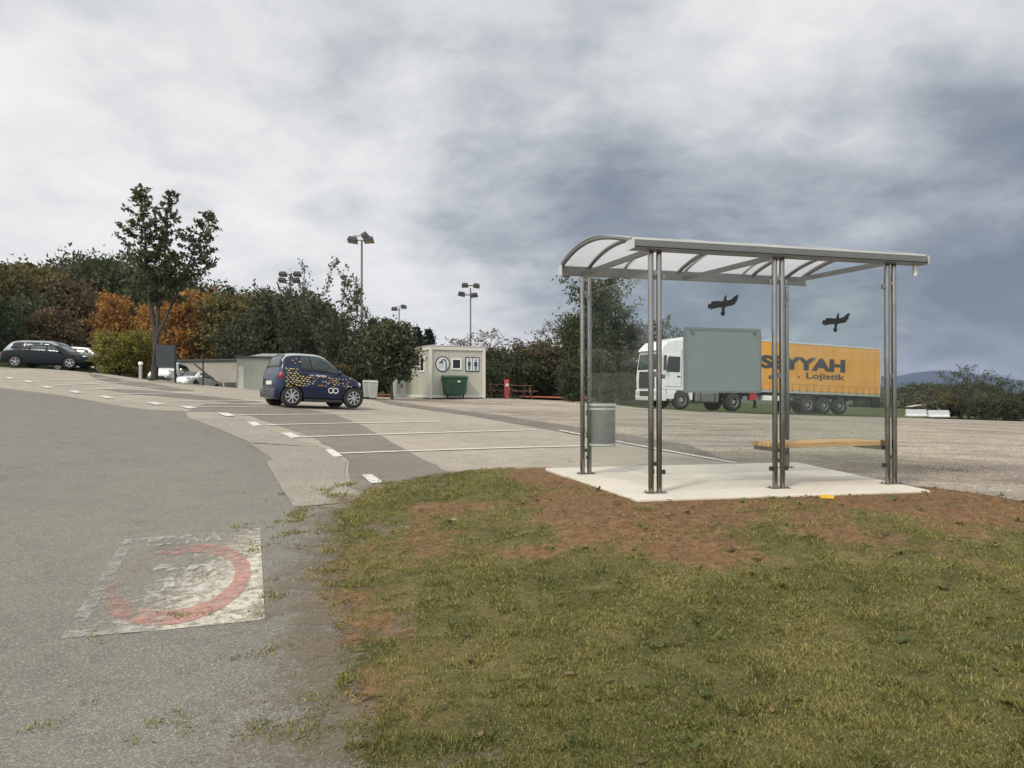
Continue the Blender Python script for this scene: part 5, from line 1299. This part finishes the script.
    o = npmesh('crown', V, F, None, tint=np.repeat(tint[:,None],3,1)); cm = o.data; bpy.data.objects.remove(o)
    o = mb.build('trunk', None, None, fixn=False); tm = o.data; bpy.data.objects.remove(o); tm.materials.append(M['bark'])
    return tm, cm
def tree(name, label, cat, px, Y, meshes, leaf, topy=None, Hm=None, sc=1., wide=1., rot=0, group=None, dz=0, x=None):
    X_, Y_ = at(px, Y); z = h(X_,Y_)-.05+dz
    if topy is not None: s = (CAMZ+(HY-topy)/FPX*Y-z)/Hm
    else: s = sc
    t = thing(name, label, cat, (X_,Y_,z), (0,0,rot), group); t.scale = (s*wide,s*wide,s)
    o = bpy.data.objects.new('trunk', meshes[0]); COL.objects.link(o); o.parent = t
    o = bpy.data.objects.new('crown', meshes[1]); COL.objects.link(o); o.parent = t
    if not meshes[1].materials: meshes[1].materials.append(LG[leaf])
    o.material_slots[0].link = 'OBJECT'; o.material_slots[0].material = LG[leaf]
    return t
TM = {
 'maple': tree_meshes('b', 10, 1.75, .36, 50, 2300, .135, 'spire', .16, 3, .55, 4, .06, along=.15, lean=(-.75,0)),
 'maple2': tree_meshes('b', 9.7, 1.5, .42, 40, 1700, .135, 'spire', .12, 5, .6, 4, .06, along=.15, lean=(.75,.2)),
 'leader': tree_meshes('b', 8.7, 1.5, .44, 44, 1900, .135, 'spire', .12, 8, .4, 4, .06, lean=(2.75,.3), along=.15),
 'round': tree_meshes('b', 10, 4.2, .18, 60, 11000, .26, 'round', .2, 12, .4, 5, .5),
 'round2': tree_meshes('b', 10, 4.6, .14, 64, 11000, .26, 'round', .2, 23, .3, 5, .5),
 'oval': tree_meshes('b', 10, 3.1, .15, 56, 10000, .25, 'oval', .18, 31, .5, 5, .42),
 'conifer': tree_meshes('c', 10, 2.0, .08, 90, 9000, .22, 'cone', .14, 41, 0, 4, .16),
 'orange': tree_meshes('b', 6, 2.4, .18, 50, 6500, .19, 'round', .12, 52, .4, 5, .30),
 'bush': tree_meshes('b', 3, 1.9, .02, 60, 9000, .12, 'round', .06, 61, .5, 5, .20, stems=3),
 'bush2': tree_meshes('b', 3, 1.6, .03, 50, 7000, .12, 'oval', .05, 66, .6, 5, .20, stems=3),
 'shoots': tree_meshes('b', 8, 1.9, .10, 26, 1500, .15, 'column', .10, 71, 2.6, 2, .10, stems=5, along=.7),
 'small': tree_meshes('b', 3.6, 1.35, .34, 46, 6500, .13, 'round', .085, 77, .35, 5, .20),
 'sparse': tree_meshes('b', 6, 2.4, .12, 44, 1500, .13, 'vase', .10, 81, .9, 6, .10, stems=3),
 'sparse2': tree_meshes('b', 6, 2.2, .10, 54, 2300, .12, 'vase', .10, 85, .8, 6, .14, stems=3),
 'pine': tree_meshes('b', 9, 2.9, .12, 54, 8000, .20, 'oval', .16, 91, .7, 6, .24),
}
# the tall two-leader tree
mp_ = tree('tall_tree', 'tall airy green tree with two leaders standing above the parked cars', 'tree', 154, 43.5, TM['maple'], 'green', 180, 10.1, wide=1.0)
for part_, me_ in (('trunk', TM['leader'][0]), ('crown', TM['leader'][1]), ('trunk', TM['maple2'][0]), ('crown', TM['maple2'][1])):
    o = bpy.data.objects.new(part_, me_); COL.objects.link(o); o.parent = mp_; o.location = (.05,0,.0)
    if part_ == 'crown': me_.materials.append(LG['green'])
tree('bush', 'rounded yellow-green bush right of the black saloon', 'bush', 119, 44, TM['bush'], 'yellow', 332, 3.1, wide=.95)
tree('bush', 'small yellowing bush between the big bush and the tall tree', 'bush', 139, 46, TM['bush2'], 'yellow', 336, 3.1, wide=.75, rot=1)
tree('autumn_tree', 'bright orange tree right of the tall tree trunk', 'tree', 187, 72, TM['orange'], 'orange', 298, 6.1, wide=1.0)
tree('autumn_tree', 'orange tree partly hidden behind the tall tree trunk', 'tree', 148, 72, TM['orange'], 'orange', 310, 6.1, rot=2, wide=.55)
tree('autumn_tree', 'rusty orange tree above the yellow-green bush', 'tree', 113, 72, TM['orange'], 'orange', 300, 6.1, rot=4, wide=.65)
bg = 'trees of the wood behind the lot'
W_ = [
 # px, Y, mesh, H, leaf, top, wide, label
 (2,70,'round',10.2,'olive',272,1.1,'olive tree at the left edge of the wood'),
 (-18,60,'round2',10.2,'green',290,1.0,'green tree cut by the left edge of the photo'),
 (24,66,'round2',10.2,'green',300,.95,'green tree directly above the silver estate roof'),
 (38,78,'oval',10.2,'olive',272,1.2,'yellowish olive tree above the black saloon'),
 (66,74,'round',10.2,'brown',284,1.0,'brown tree left of the rusty orange tree'),
 (50,64,'orange',6.2,'brown',312,1.2,'low brown tree directly behind the black saloon'),
 (80,80,'round2',10.2,'brown',300,.75,'low brown tree above the yellow-green bush left side'),
 (72,90,'round2',10.2,'dark',264,.95,'dark green crown left of the tall tree, highest part of the wood edge'),
 (104,84,'round',10.2,'green',262,1.0,'broad green crown just left of the tall tree'),
 (138,82,'round2',10.2,'green',268,1.0,'green crown directly behind the tall tree'),
 (172,86,'round',10.2,'dark',280,.9,'dark green crown between the tall tree and its right leader'),
 (205,82,'round2',10.2,'dark',288,.9,'dark crown right of the bright orange tree'),
 (214,76,'round',10.2,'brown',308,.8,'brown crown above the right part of the beige building'),
 (236,70,'oval',10.2,'olive',300,1.3,'olive tree above the green shed'),
 (160,78,'orange',6.2,'brown',312,1.3,'brown tree behind the two orange trees'),
 (248,66,'round2',10.2,'dark',322,.9,'low dark tree right behind the green shed'),
 (262,84,'round',10.2,'dark',297,.9,'dark crown below the distant floodlight'),
 (290,54,'round',10.2,'dark',300,1.05,'dome-shaped dark tree behind the blue car roof'),
 (316,52,'round2',10.2,'dark',307,.85,'dense dark dome tree above the blue car bonnet'),
 (344,50,'round',10.2,'dark',334,.8,'dark tree at the foot of the tallest floodlight mast'),
 (296,60,'oval',10.2,'brown',302,1.2,'brownish dense crown under the leafy shoots'),
 (350,44,'bush',3.1,'brown',366,1.2,'low brown bush between blue car and dark round tree'),
 (376,48,'round2',10.2,'dark',326,.7,'dark bushy tree behind the small round tree'),
]
for px, Y, mk_, hm, lf, ty_, wd_, lab in W_:
    tree('broadleaf_tree' if mk_ != 'bush' else 'bush', lab, 'tree' if mk_ != 'bush' else 'bush', px, Y, TM[mk_], lf, ty_, hm, wide=wd_, rot=px*.37, group=bg)
for px, Y, ty_, wd_, lab in [(4,98,262,1.1,'pointed conifer tip at the far left skyline'),(15,100,262,.9,'second conifer tip from the left on the skyline'),(30,100,262,1.2,'broad conifer tip above the olive trees'),(48,98,273,1.,'conifer tip left of the dark green crown'),
    (230,96,286,1.,'lone conifer tip right of the tall tree'),(244,98,296,1.,'low conifer tip beside the distant floodlight'),(198,98,290,1.1,'conifer tip just right of the tall tree'),
    (372,62,318,1.,'conifer left of the two-headed floodlight mast'),(386,62,318,1.1,'conifer just left of the two-headed mast foot'),(404,64,322,1.,'conifer right of the two-headed mast'),(416,66,326,1.2,'conifer above the left end of toilet container roof'),(428,68,328,1.2,'rightmost conifer above the toilet container')]:
    tree('conifer', lab, 'conifer', px, Y, TM['conifer'], 'conifer', ty_, 10., wide=wd_, rot=px, group='conifer tips on the skyline')
tree('shoot_tree', 'tree of upright leafy shoots left of the tallest floodlight mast', 'tree', 334, 47, TM['shoots'], 'grey', 270, 8.6, wide=1.15)
tree('shoot_tree', 'leafy upright shoots around the four-headed mast on the left', 'tree', 294, 49, TM['shoots'], 'grey', 270, 8.6, wide=.75, rot=2)
tree('shoot_tree', 'leafy upright shoots just right of the tallest mast', 'tree', 362, 48, TM['shoots'], 'grey', 285, 8.6, wide=.7, rot=4)
tree('small_tree', 'small round dark tree with thin trunk before the toilet container', 'tree', 392, 35.2, TM['small'], 'dark', 325, 3.75, wide=.95)
tree('small_tree', 'smaller dark round crown left of the small round tree', 'tree', 372, 40, TM['small'], 'dark', 334, 3.75, wide=.9, rot=2)
tree('broadleaf_tree', 'pinkish nearly bare tree behind the toilet container', 'tree', 474, 56, TM['sparse2'], 'pink', 331, 6.3, wide=1.25)
tree('broadleaf_tree', 'brownish tree right of the toilet container', 'tree', 497, 60, TM['orange'], 'brown', 350, 6.2, wide=.9)
hd = 'hedge trees right of the toilet container'
for px, Y, mk_, hm, lf, ty_, wd_, lab in [(494,54,'bush2',3.1,'dark',362,1.,'dark hedge bush behind the brown tables'),(512,56,'bush',3.1,'dark',352,.95,'dark hedge bush behind the red stand'),(530,58,'bush2',3.1,'brown',348,1.1,'brownish hedge bush in the middle of the hedge'),
    (548,58,'bush',3.1,'dark',348,1.,'dark hedge bush left of the big dark tree'),(540,66,'orange',6.2,'brown',344,.9,'thin brown tree behind the middle of the hedge')]:
    tree('hedge_bush', lab, 'bush', px, Y, TM[mk_], lf, ty_, hm, wide=wd_, rot=px, group=hd)
tree('sparse_tree', 'bare twiggy tree left of the big dark tree', 'tree', 553, 62, TM['sparse'], 'pink', 325, 6.3, wide=.9)
tree('dark_tree', 'big dark tree seen between the two left shelter posts', 'tree', 600, 60, TM['pine'], 'green', 287, 9.1, wide=.85)
tree('dark_tree', 'green lower tree left of the big dark tree', 'tree', 580, 58, TM['round'], 'green', 318, 10.2, wide=.75)
tree('dark_tree', 'dark green tree behind the lorry cab, right of the big dark tree', 'tree', 626, 62, TM['round2'], 'green', 326, 10.2, wide=.8)
tree('sparse_tree', 'thin grey tree right above the lorry cab', 'tree', 652, 60, TM['sparse2'], 'grey', 318, 6.3, wide=.8)
tree('sparse_tree', 'thin grey tree above the lorry between cab and panel', 'tree', 668, 66, TM['sparse2'], 'dark', 322, 6.3, wide=.7, rot=3)
tree('bush', 'round green bush left of the leftmost shelter post', 'bush', 573, 48, TM['bush'], 'dark', 358, 3.1, wide=.6)
tree('bush', 'grey-green bush seen through the left side glass', 'bush', 606, 50, TM['bush'], 'grey', 350, 3.1, wide=.85, rot=2)
tree('bush', 'low green bush between grey bush and lorry', 'bush', 628, 56, TM['bush2'], 'green', 356, 3.1, wide=1., rot=1)
rg_ = 'scrub along the right field edge'
for px, Y, mk_, hm, lf, ty_, wd_, lab in [(962,49,'sparse2',6.3,'grey',366,1.15,'tallest twiggy shrub of the right scrub, thin upright branches'),(950,51,'bush',3.1,'olive',396,.9,'low olive shrub right behind the white barriers'),(975,52,'bush',3.1,'grey',394,.9,'grey-green shrub right of the tallest twiggy shrub'),
    (996,48,'sparse2',6.3,'dark',377,.9,'dark upright shrub near the right edge'),(1003,50,'sparse2',6.3,'dark',376,1.1,'twiggy dark shrub near the right edge'),(1022,50,'bush',3.1,'grey',393,.9,'grey-green shrub at the right edge of the photo'),
    (1036,49,'sparse2',6.3,'grey',378,1.1,'twiggy shrub cut by the right edge'),(986,47,'bush2',3.1,'grey',396,1.0,'low grey-green shrub in front of the dark shrubs'),(936,56,'sparse2',6.3,'brown',386,1.1,'thin brown shrub left of the tallest twiggy shrub'),(1012,46.5,'bush',3.1,'dark',398,.8,'low dark shrub at the gravel edge near the photo border')]:
    tree('shrub', lab, 'shrub', px, Y, TM[mk_], lf, ty_, hm, wide=wd_, rot=px, group=rg_)
fr2 = 'far trees beyond the right field'
rn = random.Random(5)
for i in range(16):
    px = 868+i*7.5; Y = 150+rn.uniform(-15,60)
    tree('field_tree', 'far dark tree beyond the green field at right', 'tree', px, Y, TM[rn.choice(['round','round2','oval'])], rn.choice(['dark','green','dark']), rn.uniform(386,392) if px > 900 else rn.uniform(389,393), 10.2, wide=rn.uniform(.9,1.4), rot=i, group=fr2)
# wood mass that closes the background low down between the crowns
def woodmass(name, label, pts, n, leaf, ls, seed):
    rg = np.random.default_rng(seed); C = []
    for (px0, px1, Y0, Y1, top, k) in pts:
        m_ = int(n*k); px = rg.uniform(px0,px1,m_); Y = rg.uniform(Y0,Y1,m_); x_ = (px-512)/FPX*Y; z0 = H(x_,Y); zt = CAMZ+(HY-top)/FPX*Y
        wob = np.array([noise.noise(Vector((a*.25,b*.25,seed))) for a, b in zip(x_,Y)])
        z = z0+(zt-z0)*(1+.35*wob)*np.sqrt(rg.uniform(0,1,m_)); C.append(np.column_stack([x_,Y,z]))
    C = np.concatenate(C); n = len(C)
    a = rg.normal(0,1,(n,3)); a /= np.linalg.norm(a,axis=1)[:,None]; b = np.cross(a, rg.normal(0,1,(n,3))); b /= np.linalg.norm(b,axis=1)[:,None]
    sz = (ls*rg.uniform(.6,1.4,n))[:,None]; V = np.stack([C-a*sz,C-b*sz*.5,C+a*sz,C+b*sz*.5],1).reshape(-1,3)
    cn = np.array([noise.noise(Vector(c)*.35) for c in C]); t = np.clip(.4+cn*.6+rg.normal(0,.12,n),0,1)
    tag(npmesh(name, V, np.arange(n*4).reshape(-1,4), LG[leaf], tint=np.repeat(t[:,None],3,1)), label, 'undergrowth', kind='stuff')
woodmass('undergrowth', 'dark undergrowth of the wood behind the parking lot', [(-60,150,88,100,300,.35),(150,270,78,92,318,.3),(255,430,60,75,345,.3)], 26000, 'dark', .42, 4)
woodmass('undergrowth', 'tangled undergrowth behind the tables and the lorry', [(430,600,64,72,362,.5),(590,700,66,76,356,.4)], 16000, 'brown', .32, 6)
woodmass('undergrowth', 'low dark undergrowth along the right field edge', [(925,1075,50,54,404,.5),(880,1075,120,150,393,.5)], 9000, 'grey', .26, 9)

# hills far off
xs = np.linspace(-1500, 5200, 150); ys = np.linspace(2900, 4300, 40); gx2, gy2 = np.meshgrid(xs, ys, indexing='ij')
def ridge(px, y):
    return np.interp(px, [300,700,820,862,880,905,935,965,1000,1040,1100,1300], [396,394,392,388,383,376,370.5,374,381,386,388,390])
pxs = 512+FPX*gx2/gy2*(gy2/3600)**0; tt = np.clip(1-np.abs(gy2-3600)/650, 0, 1)
zz = -12+(CAMZ+(HY-ridge(512+FPX*gx2/3600, 0))/FPX*3600+12)*np.sin(tt*np.pi/2)
zz += np.array([noise.noise(Vector((a*.006,b*.006,0.))) for a, b in zip(gx2.ravel(), gy2.ravel())]).reshape(zz.shape)*7*tt
i_ = np.arange(149)[:,None]*40+np.arange(39)[None]
F = np.stack([i_, i_+40, i_+41, i_+1], -1).reshape(-1,4)
tag(npmesh('hills', np.column_stack([gx2.ravel(), gy2.ravel(), zz.ravel()]), F, M['hill'], smooth=True), kind='structure')

# haze box
b = MB(); b.box(-3000, 5600, -60, 4600, -22, 140)
m_, nt_, b_ = newmat('haze_air'); nt_.nodes.remove(b_)
pv = N(nt_, 'ShaderNodeVolumePrincipled', Density=.00014, Anisotropy=.0); pv.inputs['Color'].default_value = (.40,.50,.74,1)
nt_.links.new(pv.outputs[0], nt_.nodes['Material Output'].inputs['Volume'])
HAZE = b.build('haze', m_); tag(HAZE, kind='stuff')

# ------------------------------------------------------------------ world
SUN_EL, SUN_AZ = R(42), R(215)        # azimuth clockwise from +Y: behind left of the camera
w = bpy.data.worlds.new('World'); S.world = w; w.use_nodes = True; nt = w.node_tree
bgn = nt.nodes['Background']; out = nt.nodes['World Output']
sky = nt.nodes.new('ShaderNodeTexSky'); sky.sky_type = 'NISHITA'; sky.sun_disc = False; sky.sun_elevation = SUN_EL; sky.sun_rotation = SUN_AZ
tc = nt.nodes.new('ShaderNodeTexCoord'); D = tc.outputs['Generated']
sxyz = nt.nodes.new('ShaderNodeSeparateXYZ'); nt.links.new(D, sxyz.inputs[0])
zp = math_(nt, 'ADD', math_(nt, 'MAXIMUM', sxyz.outputs[2], 0.0), .30)
cmb = nt.nodes.new('ShaderNodeCombineXYZ'); nt.links.new(math_(nt,'DIVIDE',sxyz.outputs[0],zp), cmb.inputs[0]); nt.links.new(math_(nt,'DIVIDE',sxyz.outputs[1],zp), cmb.inputs[1])
rotm = N(nt, 'ShaderNodeMapping'); rotm.inputs['Rotation'].default_value = (0,0,R(12)); rotm.inputs['Scale'].default_value = (.9,.95,1); rotm.inputs['Location'].default_value = (1.2,6.4,0); nt.links.new(cmb.outputs[0], rotm.inputs[0])
CPN = rotm.outputs[0]
def blobm(px, py, r0, r1):
    d = Vector(((px-512)/FPX, 1, (HY-py)/FPX)).normalized()
    dp = nt.nodes.new('ShaderNodeVectorMath'); dp.operation = 'DOT_PRODUCT'
    nv_ = nt.nodes.new('ShaderNodeVectorMath'); nv_.operation = 'NORMALIZE'; nt.links.new(D, nv_.inputs[0]); nt.links.new(nv_.outputs[0], dp.inputs[0]); dp.inputs[1].default_value = d
    mr = N(nt, 'ShaderNodeMapRange'); mr.interpolation_type = 'SMOOTHSTEP'; nt.links.new(dp.outputs['Value'], mr.inputs[0])
    mr.inputs[1].default_value = math.cos(r0); mr.inputs[2].default_value = math.cos(r1); mr.inputs[3].default_value = 0; mr.inputs[4].default_value = 1
    return mr.outputs[0]
n1 = nz(nt, CPN, 1.7, 9, .52, .25); n2 = nz(nt, CPN, 5.6, 10, .62, .2); n3 = nz(nt, CPN, .75, 4, .5, .2)
dk = math_(nt, 'MULTIPLY', blobm(1080,310,R(30),R(4)), .22)
for (px, py, r0, r1, k_) in [(620,190,18,1,.24),(900,330,17,2,.13),(690,215,12,1,.12),(700,300,13,2,.12),(330,20,30,5,.12),(280,232,8,1,.12),(960,190,12,2,.12),(500,20,14,2,.06)]:
    dk = math_(nt, 'ADD', dk, math_(nt, 'MULTIPLY', blobm(px,py,R(r0),R(r1)), k_))
for (px, py, r0, r1, k_) in [(800,70,15,2,.22),(500,95,11,1,.12),(90,250,30,3,.17),(240,215,5,1,.10),(100,240,6,1,.08),(520,300,9,1,.10),(600,300,6,1,.06)]:
    dk = math_(nt, 'SUBTRACT', dk, math_(nt, 'MULTIPLY', blobm(px,py,R(r0),R(r1)), k_))
v_ = math_(nt, 'ADD', math_(nt, 'MULTIPLY', math_(nt,'SUBTRACT',n1,.5), 1.0), math_(nt, 'MULTIPLY', math_(nt,'SUBTRACT',n2,.5), .52))
v_ = math_(nt, 'ADD', v_, math_(nt, 'MULTIPLY', math_(nt,'SUBTRACT',n3,.5), .22))
v_ = math_(nt, 'SUBTRACT', math_(nt, 'ADD', .73, v_), dk)
cc = ramp(nt, v_, [(.10,(.18,.215,.265)),(.30,(.27,.305,.355)),(.47,(.43,.46,.50)),(.62,(.63,.645,.665)),(.80,(.80,.80,.80)),(.95,(.88,.875,.865))])
# brighter overcast around the hidden sun, behind the camera
sd_ = Vector((math.sin(SUN_AZ)*math.cos(SUN_EL), math.cos(SUN_AZ)*math.cos(SUN_EL), math.sin(SUN_EL)))
dp = nt.nodes.new('ShaderNodeVectorMath'); dp.operation = 'DOT_PRODUCT'; nt.links.new(D, dp.inputs[0]); dp.inputs[1].default_value = sd_
mr = N(nt, 'ShaderNodeMapRange'); mr.interpolation_type = 'SMOOTHSTEP'; nt.links.new(dp.outputs['Value'], mr.inputs[0]); mr.inputs[1].default_value = .0; mr.inputs[2].default_value = 1.; mr.inputs[3].default_value = 1.; mr.inputs[4].default_value = 1.9
cc = mixc(nt, 1., cc, (1,1,1), 'MULTIPLY')
vm = nt.nodes.new('ShaderNodeVectorMath'); vm.operation = 'SCALE'; nt.links.new(cc, vm.inputs[0]); nt.links.new(mr.outputs[0], vm.inputs['Scale'])
bg1 = bgn; bg1.inputs['Strength'].default_value = .08; nt.links.new(sky.outputs[0], bg1.inputs[0])
bg2 = nt.nodes.new('ShaderNodeBackground'); nt.links.new(vm.outputs[0], bg2.inputs[0]); bg2.inputs[1].default_value = 1.0
msw = nt.nodes.new('ShaderNodeMixShader'); msw.inputs[0].default_value = .96
nt.links.new(bg1.outputs[0], msw.inputs[1]); nt.links.new(bg2.outputs[0], msw.inputs[2]); nt.links.new(msw.outputs[0], out.inputs[0])
w.cycles.sampling_method = 'MANUAL'; w.cycles.sample_map_resolution = 512

sl = bpy.data.lights.new('sun', 'SUN'); sl.energy = 2.35; sl.angle = R(8); sl.color = (1,.90,.76)
so2 = bpy.data.objects.new('sun', sl); COL.objects.link(so2); so2.rotation_euler = sd_.to_track_quat('Z','Y').to_euler()

cam = bpy.data.cameras.new('camera'); cam.sensor_width = 36; cam.lens = FPX*36/1024; cam.clip_end = 12000; cam.clip_start = .05
co = bpy.data.objects.new('camera', cam); COL.objects.link(co); co.location = (0,0,CAMZ); co.rotation_euler = (R(90)+PITCH,0,0); S.camera = co
S.view_settings.view_transform = 'Standard'; S.view_settings.look = 'None'; S.view_settings.exposure = 0.12; S.view_settings.gamma = 1
S.cycles.volume_bounces = 0; S.cycles.max_bounces = 8; S.cycles.transparent_max_bounces = 24
